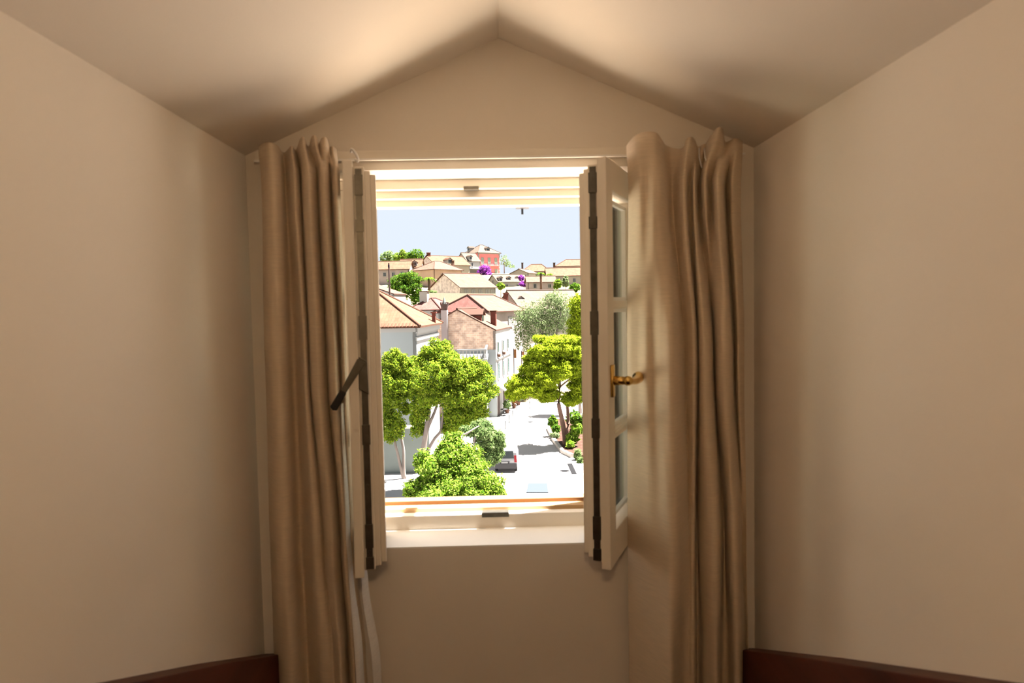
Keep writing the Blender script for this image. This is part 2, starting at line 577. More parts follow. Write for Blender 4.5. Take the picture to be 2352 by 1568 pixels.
for X, a, b, nm, lab in ((XL, (226, 1567), (583, 1505), 'baseboard_left', 'dark red-brown board sloping along the foot of the dormer wall by the steel lever'),
                         (XR, (2352, 1568), (1737, 1488), 'baseboard_right', 'dark red-brown board sloping along the foot of the dormer wall by the brass handle')):
    p0, p1 = on_wall(*a, X), on_wall(*b, X)
    k = (p0.z - p1.z) / (p0.y - p1.y)
    z = lambda y: p1.z + k * (y - p1.y)
    s = 1 if X < 0 else -1
    m = MB()
    ys = [YB + .02, p0.y, (p0.y + p1.y) / 2, YW - .002]
    prof = [(y, z(y) + (0.004 if i == 2 else 0)) for i, y in enumerate(ys)]
    pts = [(X + s * .001, y, zz) for y, zz in prof] + [(X + s * .001, YW - .002, 0.0), (X + s * .001, YB + .02, 0.0)]
    m.prism(pts, (s * .07, 0, 0))
    struct(m.build(nm, M['wood'], bevel=.003), lab)

# pendant added as unseen warm fill, just behind the eye where the dormer opens
LX, LY, LZ = 0.0, -0.12, 1.97
lamp = thing('fill_lamp', 'unseen pendant added as warm fill, with a shallow white enamel shade, where the dormer opens', 'lamp', (LX, LY, 2.5))
m = MB()
m.tube([(LX, LY, 2.5), (LX, LY, LZ + .12)], .004, 6)
m.build('cord', M['blackplastic'], lamp)
m = MB()
m.tube([(LX, LY, LZ + .13), (LX, LY, LZ + .10), (LX, LY, LZ + .05)], [.012, .022, .024], 16)
m.build('lamp_holder', M['brass'], lamp)
m = MB()  # shade added to keep the fill off the ceiling
for r0, z0, r1, z1 in ((.024, LZ + .06, .10, LZ + .015), (.10, LZ + .015, .17, LZ - .03)):
    for k in range(28):
        a0, a1 = 2 * math.pi * k / 28, 2 * math.pi * (k + 1) / 28
        m.poly([(LX + r0 * math.cos(a0), LY + r0 * math.sin(a0), z0), (LX + r0 * math.cos(a1), LY + r0 * math.sin(a1), z0),
                (LX + r1 * math.cos(a1), LY + r1 * math.sin(a1), z1), (LX + r1 * math.cos(a0), LY + r1 * math.sin(a0), z1)])
m.build('lamp_shade', M['whitepaint'], lamp, smooth=True)
m = MB()
m.ball((LX, LY, LZ), .045, 16, 10)
m.build('bulb', emit_mat('fill_bulb', (1, .8, .55), 3), lamp, smooth=True)
ld = bpy.data.lights.new('fill_light', 'POINT')
ld.energy = 14
ld.color = (1.0, 0.66, 0.35)
ld.shadow_soft_size = .05
lo = bpy.data.objects.new('fill_light', ld)
COL.objects.link(lo)
lo.location = (LX, LY, LZ - .055)

# ------------------------------------------------------------------ the window
YF = 2.115                    # room face of the fixed frame
win = thing('window_1', 'open casement window in a stepped cream wooden frame with both sashes swung inwards', 'window', (0, YF, OZ0), kind='structure')


def ring(m, x0, x1, z0, z1, ix0, ix1, iz0, iz1, y0, y1):
    m.box(x0, x1, y0, y1, iz1, z1)
    m.box(x0, x1, y0, y1, z0, iz0)
    m.box(x0, ix0, y0, y1, iz0, iz1)
    m.box(ix1, x1, y0, y1, iz0, iz1)


def frame_bits(name, y0, y1, iz0, iz1, ix0, ix1, mt, low=None):
    m = MB()
    m.box(OX0, OX1, y0, y1, iz1, OZ1)
    m.build('frame_head', mt, win, bevel=.003)
    m = MB()
    m.box(OX0, OX1, y0, y1, OZ0, iz0)
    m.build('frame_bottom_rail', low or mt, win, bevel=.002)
    for a, b in ((OX0, ix0), (ix1, OX1)):
        m = MB()
        m.box(a, b, y0, y1, iz0, iz1)
        m.build('frame_jamb', mt, win, bevel=.003)


frame_bits('a', YF, 2.150, 0.909, 1.902, -.435, .415, M['paint'])
frame_bits('b', 2.150, 2.190, 0.921, 1.880, -.415, .40, M['paint'], M['tan_rail'])  # bottom rails of the outer steps coloured tan, then brown
frame_bits('c', 2.190, 2.235, 0.934, 1.860, -.40, .385, M['paint'], M['brown_rail'])
m = MB()                                             # strike plates
m.box(P(1065, 440, YF).x, P(1100, 440, YF).x, YF - .003, YF + .03, 1.899, 1.908)
m.build('strike_plate', M['steel'], win)
m = MB()
m.box(P(1107, 1178, YF).x, P(1169, 1178, YF).x, YF - .004, YF + .030, .900, .9135)
m.build('strike_plate', M['steel'], win)
m = MB()                                             # inner sill board
m.box(OX0 + .0005, OX1 - .0005, YW + .0005, YF, OZ0, OZ0 + .004)
m.build('inner_sill', M['whitepaint'], win)
m = MB()                                             # unseen stone sill outside, added to bounce sunlight in
m.hexa([(-.62, 2.235, .78), (.6, 2.235, .78), (.6, 2.52, .76), (-.62, 2.52, .76)],
       [(-.62, 2.235, .86), (.6, 2.235, .86), (.6, 2.52, .835), (-.62, 2.52, .835)])
m.build('outer_sill', M['limestone'], win, bevel=.004)
m = MB()                                             # T-shaped shutter catch hanging under the head
c = P(1199.5, 483, 2.30)
m.box(c.x - .021, c.x + .021, 2.23, 2.30, c.z + .0035, c.z + .0075)
m.build('catch_plate', M['iron'], win)
m = MB()
m.tube([(c.x, 2.295, c.z + .005), (c.x, 2.295, c.z - .014)], .0035, 8)
m.build('catch_pin', M['iron'], win)

# two inward opening sashes, each a stepped frame with three panes
ZS0, ZS1 = 0.8665, 1.914


def sash(hinge, d, nr, W, name, label, active):
    """hinge: room-face corner at the hinge; d: towards the free edge; nr: room-side normal"""
    O = Vector((hinge[0], hinge[1], 0))
    D = Vector((d[0], d[1], 0)).normalized()
    N = -Vector((nr[0], nr[1], 0)).normalized()      # into the thickness
    Z = Vector((0, 0, 1))
    st, rt, rb = .062, .075, .085                    # stile, top rail, bottom rail
    bars = (1.20, 1.545)
    m = MB()

    def layer(x0, x1, y0, y1, z0, z1, ix0, ix1, iz0, iz1):
        m.obox(O, D, N, Z, x0, ix0, y0, y1, z0, z1)
        m.obox(O, D, N, Z, ix1, x1, y0, y1, z0, z1)
        m.obox(O, D, N, Z, ix0, ix1, y0, y1, iz1, z1)
        m.obox(O, D, N, Z, ix0, ix1, y0, y1, z0, iz0)

    gx0, gx1, gz0, gz1 = st, W - st, ZS0 + rb, ZS1 - rt
    layer(0, W, 0, .024, ZS0, ZS1, gx0, gx1, gz0, gz1)                              # room-side flange
    layer(.012, W - .014, .024, .052, ZS0 + .014, ZS1 - .014, gx0, gx1, gz0, gz1)   # core
    layer(.02, W - .024, .052, .066, ZS0 + .020, ZS1 - .022, gx0, gx1, gz0, gz1)
    layer(.02, W - .032, .066, .080, ZS0 + .026, ZS1 - .030, gx0, gx1, gz0, gz1)
    s = m.build(name, M['paint'], win, bevel=.0025)
    s['label'] = label
    for zc in bars:
        b = MB()
        b.obox(O, D, N, Z, gx0, gx1, .010, .066, zc - .011, zc + .011)
        b.obox(O, D, N, Z, gx0, gx1, .002, .072, zc - .006, zc + .006)
        b.build('glazing_bar', M['paint'], s, bevel=.002)
    zz = [gz0, bars[0], bars[1], gz1]
    for i in range(3):
        p = MB()
        p.obox(O, D, N, Z, gx0, gx1, .036, .040, zz[i] + .0111, zz[i + 1] - .0111)
        p.build('pane', M['glass'], s)
        p = MB()                                     # glazing bead
        a0, a1, b0, b1 = gx0, gx1, zz[i] + .0111, zz[i + 1] - .0111
        for (u0, u1, w0, w1) in ((a0, a0 + .010, b0, b1), (a1 - .010, a1, b0, b1), (a0, a1, b0, b0 + .010), (a0, a1, b1 - .010, b1)):
            p.obox(O, D, N, Z, u0, u1, .024, .0358, w0, w1)
        p.build('glazing_bead', M['whitepaint'], s)
    e = MB()                                         # steel bolt rail let into the free edge
    x = W - .014
    e.obox(O, D, N, Z, x - .002, x + .0035, .030, .046, ZS0 + .02, ZS1 - .02)
    for zc, h in ((ZS1 - .06, .05), (ZS1 - .16, .03), (1.50, .06), (1.23, .05), (.97, .06), (.90, .03)):
        e.obox(O, D, N, Z, x, x + .008, .028, .048, zc - h / 2, zc + h / 2)
    for zc in (ZS1 - .20, 1.58, 1.40, 1.10, .93):
        e.tube([O + D * (x) + N * .038 + Z * zc, O + D * (x + .0065) + N * .038 + Z * zc], .004, 8)
    e.build('bolt_rail', M['steel'], s)
    for zc in (ZS0 + .12, ZS1 - .12):
        h = MB()
        h.tube([O + D * .0 + N * (-.008) + Z * (zc - .04), O + N * (-.008) + Z * (zc + .04)], .007, 10)
        h.build('hinge', M['brass'], s)
    return s, O, D, N, Z


A = math.radians(23)
rs = sash((.424, 2.100), (-math.sin(A), -math.cos(A)), (math.cos(A), -math.sin(A)), .385, 'window_sash',
          'sash swung half open with a brass lever handle', True)
B_ = math.radians(80.5)
ls = sash((-.438, 2.100), (math.cos(B_), -math.sin(B_)), (-math.sin(B_), -math.cos(B_)), .37, 'window_sash',
          'sash seen on edge with a steel bolt rail and lever', False)

# brass handle on the room face of the half open sash
s, O, D, N, Z = rs
m = MB()
hx, hz = .385 - .030, 1.352
cpos = O + D * hx + Z * hz
m.obox(cpos, D, N, Z, -.012, .012, -.007, 0, -.042, .040)
m.tube([cpos + N * (-.006) + Z * .0, cpos + N * (-.042)], [.0125, .0095], 14)
L = []
for t in np.linspace(0, 1, 14):
    L.append((cpos + N * (-.044 - .006 * math.sin(t * 3.1)) - D * (.122 * t) + Z * (.0 - .006 * math.sin(t * math.pi) + .004 * max(0, t - .8)),
              .0105 - .0015 * math.sin(t * 6) + (.004 * math.exp(-((t - .86) / .12) ** 2))))
m.tube([p for p, r in L], [r for p, r in L], 14)
m.ball(L[-1][0], L[-1][1] * 1.0)
m.ball(cpos + N * (-.043), .0125)
m.build('handle', M['brass'], s, smooth=True)
# steel lever with a black tip on the edge of the other sash
s, O, D, N, Z = ls
piv = O + D * (.37 - .006) + N * .036 + Z * 1.340
dirn = (Z * -.85 - N * .52).normalized()
side = dirn.cross(D).normalized()
tip = dirn
m = MB()
top = piv + Z * .082
m.prism([top + side * -.012, top + side * .012, piv + side * .014 - Z * .0, piv - side * .014], D * .006)
a = piv + Z * .078 - N * .004
b = a + dirn * .088
m.prism([a - side * .011, a + side * .011, b + side * .0075, b - side * .0075], D * .010)
m.build('lever', M['steel'], s, bevel=.001)
m = MB()
c1 = a + dirn * .136
m.prism([b - side * .009, b + side * .009, c1 + side * .010, c1 + dirn * .005, c1 - side * .010], D * .011)
m.build('lever_tip', M['blackplastic'], s, bevel=.002)

# ------------------------------------------------------------------ curtain rail and curtains
rail = thing('curtain_rail', 'flat white curtain rail above the window', 'curtain rail', (0, YW, 1.96))
m = MB()
m.box(-.655, .685, 1.926, 1.950, 1.953, 1.976)
m.build('track', M['paint'], rail, bevel=.002)
m = MB()
m.box(-.655, .685, 1.922, 1.9259, 1.950, 1.955)
m.build('lip', M['whitepaint'], rail)
for x in (-.45, 0.02, .50):
    m = MB()
    m.box(x - .012, x + .012, 1.950, YW, 1.958, 1.972)
    m.build('bracket', M['whitepaint'], rail)


def catmull(pts, n):
    pts = np.array(pts, float)
    k = len(pts)
    t = np.linspace(0, k - 1 - 1e-6, n)
    i = t.astype(int)
    u = (t - i)[:, None]
    g = lambda j: pts[np.clip(j, 0, k - 1)]
    p0, p1, p2, p3 = g(i - 1), g(i), g(i + 1), g(i + 2)
    return .5 * ((2 * p1) + (-p0 + p2) * u + (2 * p0 - 5 * p1 + 4 * p2 - p3) * u ** 2 + (-p0 + 3 * p1 - 3 * p2 + p3) * u ** 3)


def curtain_mesh(name, stations, mt, parent, n=260, rows=90, y0=1.865, topz=None, wob=.0, deep=1.0):
    """stations: list of (z, [(px, depth), ...]); px is read at that height at depth y0"""
    zs = [s[0] for s in stations]
    curves = []
    for z, pts in stations:
        dz = deep if z < 1.95 else min(deep, 1.25)
        world = [(((px - 1147.0) / FPX) * (y0 + dy * dz), y0 + dy * dz) for px, dy in pts]
        curves.append(catmull(world, n))
    order = np.argsort(zs)
    zs = np.array(zs)[order]
    curves = np.array(curves)[order]
    zz = np.linspace(zs[0], zs[-1], rows)
    V = np.zeros((rows, n, 3))
    for r, z in enumerate(zz):
        j = min(max(np.searchsorted(zs, z) - 1, 0), len(zs) - 2)
        t = (z - zs[j]) / (zs[j + 1] - zs[j])
        t = t * t * (3 - 2 * t)
        c = curves[j] * (1 - t) + curves[j + 1] * t
        V[r, :, :2] = c
        V[r, :, 2] = z
        if wob:
            ph = np.linspace(0, 1, n)
            V[r, :, 1] += wob * np.sin(ph * 23 + z * 5.3) * np.sin(z * 7 + ph * 9)
    if topz is not None:                                     # uneven top edge
        tz = catmull([(a, 0) for a in topz], n)[:, 0]
        fade = np.clip((zz - (zs[-1] - .10)) / .10, 0, 1)[:, None]
        V[:, :, 2] += fade * tz[None, :]
    verts = V.reshape(-1, 3)
    idx = np.arange(rows * n).reshape(rows, n)
    faces = np.stack([idx[:-1, :-1], idx[:-1, 1:], idx[1:, 1:], idx[1:, :-1]], -1).reshape(-1, 4)
    me = bpy.data.meshes.new(name)
    me.from_pydata(verts.tolist(), [], faces.tolist())
    me.polygons.foreach_set('use_smooth', [True] * len(me.polygons))
    me.materials.append(mt)
    o = link(name, me, parent)
    sol = o.modifiers.new('thickness', 'SOLIDIFY')
    sol.thickness = .0022
    sol.offset = 0
    return o


cl = thing('curtain', 'gathered beige linen curtain beside the sash with the steel lever', 'curtain', (-.5, 1.88, .02), group='pair of beige curtains')
top = [(614, .02), (626, -.02), (642, -.03), (656, -.01), (664, .03), (672, .035), (680, .01), (688, -.02), (694, .015), (700, .03), (708, -.02), (716, -.03), (722, .01), (728, .02), (734, -.03), (742, -.035), (748, .02), (756, -.025), (766, -.03), (773, .02), (780, .0), (788, .02)]
hdr = [(618, .02), (627, -.02), (645, -.03), (660, -.01), (668, .03), (676, .03), (684, .0), (692, -.015), (700, .0), (706, .035), (712, -.01), (722, -.03), (730, -.025), (738, .0), (743, .025), (750, -.02), (758, -.035), (766, -.02), (773, .02), (780, -.02), (788, -.025), (793, .02)]
mid = [(611, .03), (622, -.018), (642, -.03), (658, -.012), (667, .035), (680, .045), (691, .02), (699, -.01), (706, -.005), (710, .03), (716, -.01), (728, -.03), (739, -.022), (746, .005), (750, .03), (757, -.018), (768, -.035), (776, -.015), (781, .025), (786, -.015), (792, -.02), (795, .02)]
low = [(607, .03), (620, -.015), (640, -.028), (658, -.010), (668, .035), (682, .045), (694, .02), (706, -.012), (722, -.01), (730, .01), (738, -.015), (748, -.03), (757, -.018), (764, .01), (769, .035), (774, -.012), (780, -.02), (785, -.01), (789, .02), (793, -.005), (797, .0), (799, .02)]
bot = [(606, .03), (620, -.012), (642, -.025), (660, -.008), (670, .03), (684, .045), (697, .02), (712, -.01), (732, -.015), (744, -.012), (750, -.028), (760, -.035), (769, -.01), (775, .03), (779, .04), (783, -.005), (789, -.02), (795, -.012), (799, .02), (806, .03), (812, .02), (818, .03)]
hem = [(604, .03), (620, -.012), (645, -.025), (665, -.008), (676, .03), (692, .045), (706, .02), (722, -.01), (742, -.015), (754, -.012), (764, -.028), (776, -.035), (785, -.01), (792, .03), (797, .04), (803, -.005), (812, -.02), (820, -.012), (826, .02), (834, .03), (840, .02), (848, .03)]
curtain_mesh('cloth', [(1.985, top), (1.905, hdr), (1.40, mid), (0.90, low), (0.60, bot), (0.02, hem)], M['linen'], cl,
             topz=[-.002, -.004, -.006, -.008, -.012, -.014, -.012, -.012, -.012, -.006, .004, .006, -.004, .0, .007, .008, .002, .004, .004, -.004, -.010, -.012], wob=.002, deep=1.35, n=340)
# pale lining seen along the free edge
curtain_mesh('lining', [(1.30, [(780, -.040), (784, -.030), (787, -.012)]), (0.95, [(782, -.042), (787, -.032), (791, -.010)]), (.87, [(785, -.044), (790, -.034), (794, -.010)]),
                        (.60, [(794, -.050), (803, -.040), (812, -.005)]), (.02, [(816, -.050), (835, -.040), (850, .0)])], M['lining'], cl, n=16, rows=50)
curtain_mesh('lining', [(0.862, [(811, .0), (816, .012), (822, .035)]), (.80, [(814, .0), (821, .012), (829, .04)]), (.55, [(834, .0), (844, .012), (853, .04)]), (.02, [(860, .0), (872, .012), (884, .04)])],
             M['lining'], cl, n=16, rows=40)
# knotted end of the header tape
m = MB()
tp = []
for t in np.linspace(0, 1, 16):
    an = t * 5.2
    tp.append(P(815 + 9 * math.cos(an + 2.6) * (1 - .2 * t), 357 + 15 * math.sin(an + 3.6) * (1 - .1 * t), 1.87))
m.tube(tp, .0035, 8)
m.build('header_tape', M['lining'], cl, smooth=True)

cr = thing('curtain', 'wide beige linen curtain draped beside the brass handle', 'curtain', (.5, 1.88, .02), group='pair of beige curtains')
top = [(1445, .0), (1456, -.02), (1470, -.035), (1490, -.045), (1510, -.04), (1526, -.01), (1535, .025), (1550, .035), (1566, .035), (1577, .02), (1582, -.02), (1592, -.03), (1601, -.01), (1608, .03), (1620, .03), (1634, .01), (1645, -.02), (1656, -.045), (1664, -.03), (1668, .02), (1676, .01), (1688, .0), (1698, .01), (1710, .02)]
hdr = [(1449, .0), (1460, -.018), (1476, -.035), (1495, -.03), (1512, -.03), (1530, -.01), (1543, .03), (1552, .035), (1560, .02), (1568, -.005), (1578, -.01), (1590, -.02), (1600, -.005), (1608, .03), (1614, .03), (1622, .0), (1634, -.02), (1652, -.035), (1662, -.025), (1668, .01), (1676, .03), (1684, .0), (1694, -.01), (1706, .02)]
mid = [(1442, .040), (1451, .028), (1468, .012), (1486, -.010), (1504, -.016), (1522, -.038), (1545, -.056), (1560, -.030), (1574, .018), (1586, -.004), (1597, -.016), (1603, .0), (1604, .05), (1606, .05), (1609, .0), (1618, -.026), (1632, -.022), (1640, .0), (1642, .05), (1645, .05), (1648, .0), (1662, -.034), (1680, -.020), (1690, .05), (1694, .05), (1699, .0), (1713, .02)]
low = [(1439, .040), (1450, .028), (1470, .008), (1494, -.014), (1516, -.030), (1538, -.050), (1556, -.048), (1572, -.015), (1583, .002), (1589, -.004), (1595, .0), (1598, .045), (1601, .05), (1604, .05), (1608, .015), (1622, -.012), (1640, -.024), (1654, -.016), (1660, .02), (1662, .05), (1668, .05), (1672, .02), (1682, -.022), (1698, -.024), (1706, .02), (1710, .03), (1718, .02)]
bot = [(1439, .040), (1450, .028), (1470, .008), (1494, -.014), (1518, -.034), (1538, -.048), (1550, -.036), (1564, -.008), (1578, -.002), (1588, -.006), (1594, .0), (1598, .045), (1602, .05), (1608, .04), (1616, .010), (1630, -.008), (1644, -.020), (1651, -.014), (1656, .02), (1659, .05), (1672, .05), (1680, .03), (1690, -.016), (1704, -.022), (1712, .01), (1716, .03), (1722, .02)]
hdr = [(1449, .030), (1458, .012), (1474, -.014), (1490, -.020), (1508, -.036), (1525, -.030), (1536, .0), (1543, .03), (1550, .035), (1558, .02), (1568, -.010), (1578, -.015), (1585, .02), (1592, .02), (1598, -.015), (1604, .0), (1608, .04), (1612, .04), (1617, .0), (1626, -.02), (1634, .015), (1640, .015), (1650, -.035), (1662, -.025), (1672, .03), (1686, -.012), (1706, .02)]
top = [(1445, .01), (1454, -.012), (1468, -.035), (1490, -.048), (1512, -.040), (1524, -.010), (1532, .02), (1542, .035), (1554, .035), (1568, .035), (1577, .02), (1581, -.02), (1592, -.03), (1601, -.01), (1606, .03), (1612, .035), (1620, .02), (1628, .02), (1634, .0), (1642, -.02), (1654, -.045), (1664, -.03), (1669, .02), (1678, .01), (1690, -.01), (1700, .0), (1710, .02)]
curtain_mesh('cloth', [(1.985, top), (1.86, hdr), (1.40, mid), (0.88, low), (0.55, bot), (0.02, bot)], M['linen'], cr,
             topz=[-.018, -.010, -.002, .002, .002, -.006, -.012, -.014, -.018, -.020, -.018, -.012, -.008, -.010, -.014, -.016, -.014, -.010, -.004, .002, .010, .012, -.006, -.010, -.008, -.006, -.006], wob=.003, deep=1.6, n=340)
for k, (x0, x1) in enumerate(((1606, 1612), (1618, 1628))):       # gathering cords
    m = MB()
    m.tube([P(x0, 340, 1.862), P((x0 + x1) / 2 - 3, 362, 1.852), P(x1, 386, 1.856)], .0022, 6)
    m.build('gathering_cord', M['lining'], cr, smooth=True)

# ================================================================== OUTSIDE
EXEC_OUTSIDE = True


def rel(z):
    return EYE.z + z


def flat(name, pts, z0, z1, mt, label, cat='ground', kind='structure'):
    m = MB()
    m.hexa([(x, y, z0) for x, y in pts], [(x, y, z1) for x, y in pts])
    o = m.build(name, mt)
    return tag(o, label, None, None, kind)


def G(px, py):
    """the point of the street surface seen at (px, py)"""
    d = CAMROT @ Vector(((px - 1176) / FPX, -(py - 784) / FPX, -1.0))
    t = (STREET - EYE.z) / d.z
    p = EYE + d * t
    return (p.x, p.y)


# ---- unseen roof below the dormer, added to bounce sunlight up onto the ceiling
m = MB()
for x0, x1, ya in ((-7, 7, YO + .005),):
    z0, z1, yb = .74, .74 - .47 * 4.4, YO + 4.4
    pts = [Vector((x0, ya, z0)), Vector((x1, ya, z0)), Vector((x1, yb, z1)), Vector((x0, yb, z1))]
    m.poly(pts, [(x0, 0), (x1, 0), (x1, 4.8), (x0, 4.8)])
    low = [p - Vector((0, 0, .2)) for p in pts]
    m.poly(list(reversed(low)))
    for i in range(4):
        j = (i + 1) % 4
        m.poly([pts[j], pts[i], low[i], low[j]])
tag(m.build('roof', M['bounce_roof']), 'unseen pale tiled roof slope added under the open window to bounce sunlight in', kind='structure')

# ---- ground
flat('ground', [(-70, 6), (70, 6), (70, 130), (-70, 130)], STREET - .6, STREET - .02, M['street'], 'pale open ground of the square below')
m = MB()
rl = [(-7, 20), G(1100, 1120), G(1128, 1040), G(1150, 1000), G(1168, 972), G(1187, 952), G(1206, 942), G(1232, 931)]
rr = [(14, 20), G(1345, 1120), G(1318, 1065), G(1288, 1032), G(1268, 1005), G(1259, 975), G(1262, 955), G(1275, 935)]
for i in range(len(rl) - 1):
    m.hexa([(*rl[i], STREET - .3), (*rr[i], STREET - .3), (*rr[i + 1], STREET - .3), (*rl[i + 1], STREET - .3)],
           [(*rl[i], STREET), (*rr[i], STREET), (*rr[i + 1], STREET), (*rl[i + 1], STREET)])
tag(m.build('street', M['street']), 'pale sunlit street winding away between the trees', kind='structure')
m = MB()                                                   # raised pavement with kerb, house side
pl = [(p[0] - (3.6 if i > 1 else 6), p[1] + 1.0) for i, p in enumerate(rl)]
for i in range(2, len(rl) - 1):
    m.hexa([(*pl[i], STREET - .3), (*rl[i], STREET - .3), (*rl[i + 1], STREET - .3), (*pl[i + 1], STREET - .3)],
           [(*pl[i], STREET + .12), (*rl[i], STREET + .12), (*rl[i + 1], STREET + .12), (*pl[i + 1], STREET + .12)])
tag(m.build('pavement', M['paving']), 'pale raised pavement with bollards beside the cafe', kind='structure')
# planting bed under the pine
m = MB()
bed = [G(1262, 985), G(1275, 1012), G(1296, 1040), G(1318, 1050), (12, 57), (14, 72), G(1275, 965)]
m.hexa([(x, y, STREET - .3) for x, y in bed], [(x, y, STREET + .22) for x, y in bed])
bedo = tag(m.build('path_bed', M['soil']), 'brown earth bed under the pine tree', kind='structure')
m = MB()
for i in range(3):
    a, b = Vector((*bed[i], 0)), Vector((*bed[i + 1], 0))
    t = (b - a).normalized()
    nrm = Vector((-t.y, t.x, 0))
    m.hexa([a + Vector((0, 0, STREET - .3)), b + Vector((0, 0, STREET - .3)), b - nrm * .3 + Vector((0, 0, STREET - .3)), a - nrm * .3 + Vector((0, 0, STREET - .3))],
           [a + Vector((0, 0, STREET + .3)), b + Vector((0, 0, STREET + .3)), b - nrm * .3 + Vector((0, 0, STREET + .3)), a - nrm * .3 + Vector((0, 0, STREET + .3))])
tag(m.build('kerb', M['kerb']), 'stone kerb edging the earth bed', kind='structure')
# hillside the town climbs
prof = [(92, -13.2), (104, -9.5), (118, -4.5), (135, -1.5), (152, 0.6), (175, 3.4), (195, 5.8), (215, 8.4), (240, 10.6), (262, 11.6), (300, 12.6), (420, 8)]
m = MB()
xs = np.linspace(-75, 90, 24)
grid = [[(x, y, rel(z + .5 * math.sin(x * .21 + y * .13) - (.04 * max(0, x - 12) if y > 100 else 0))) for x in xs] for y, z in prof]
for j in range(len(prof) - 1):
    for i in range(len(xs) - 1):
        m.poly([grid[j][i], grid[j][i + 1], grid[j + 1][i + 1], grid[j + 1][i]])
tag(m.build('hill', M['hill'], smooth=True), 'dry hillside the town is built on', kind='structure')


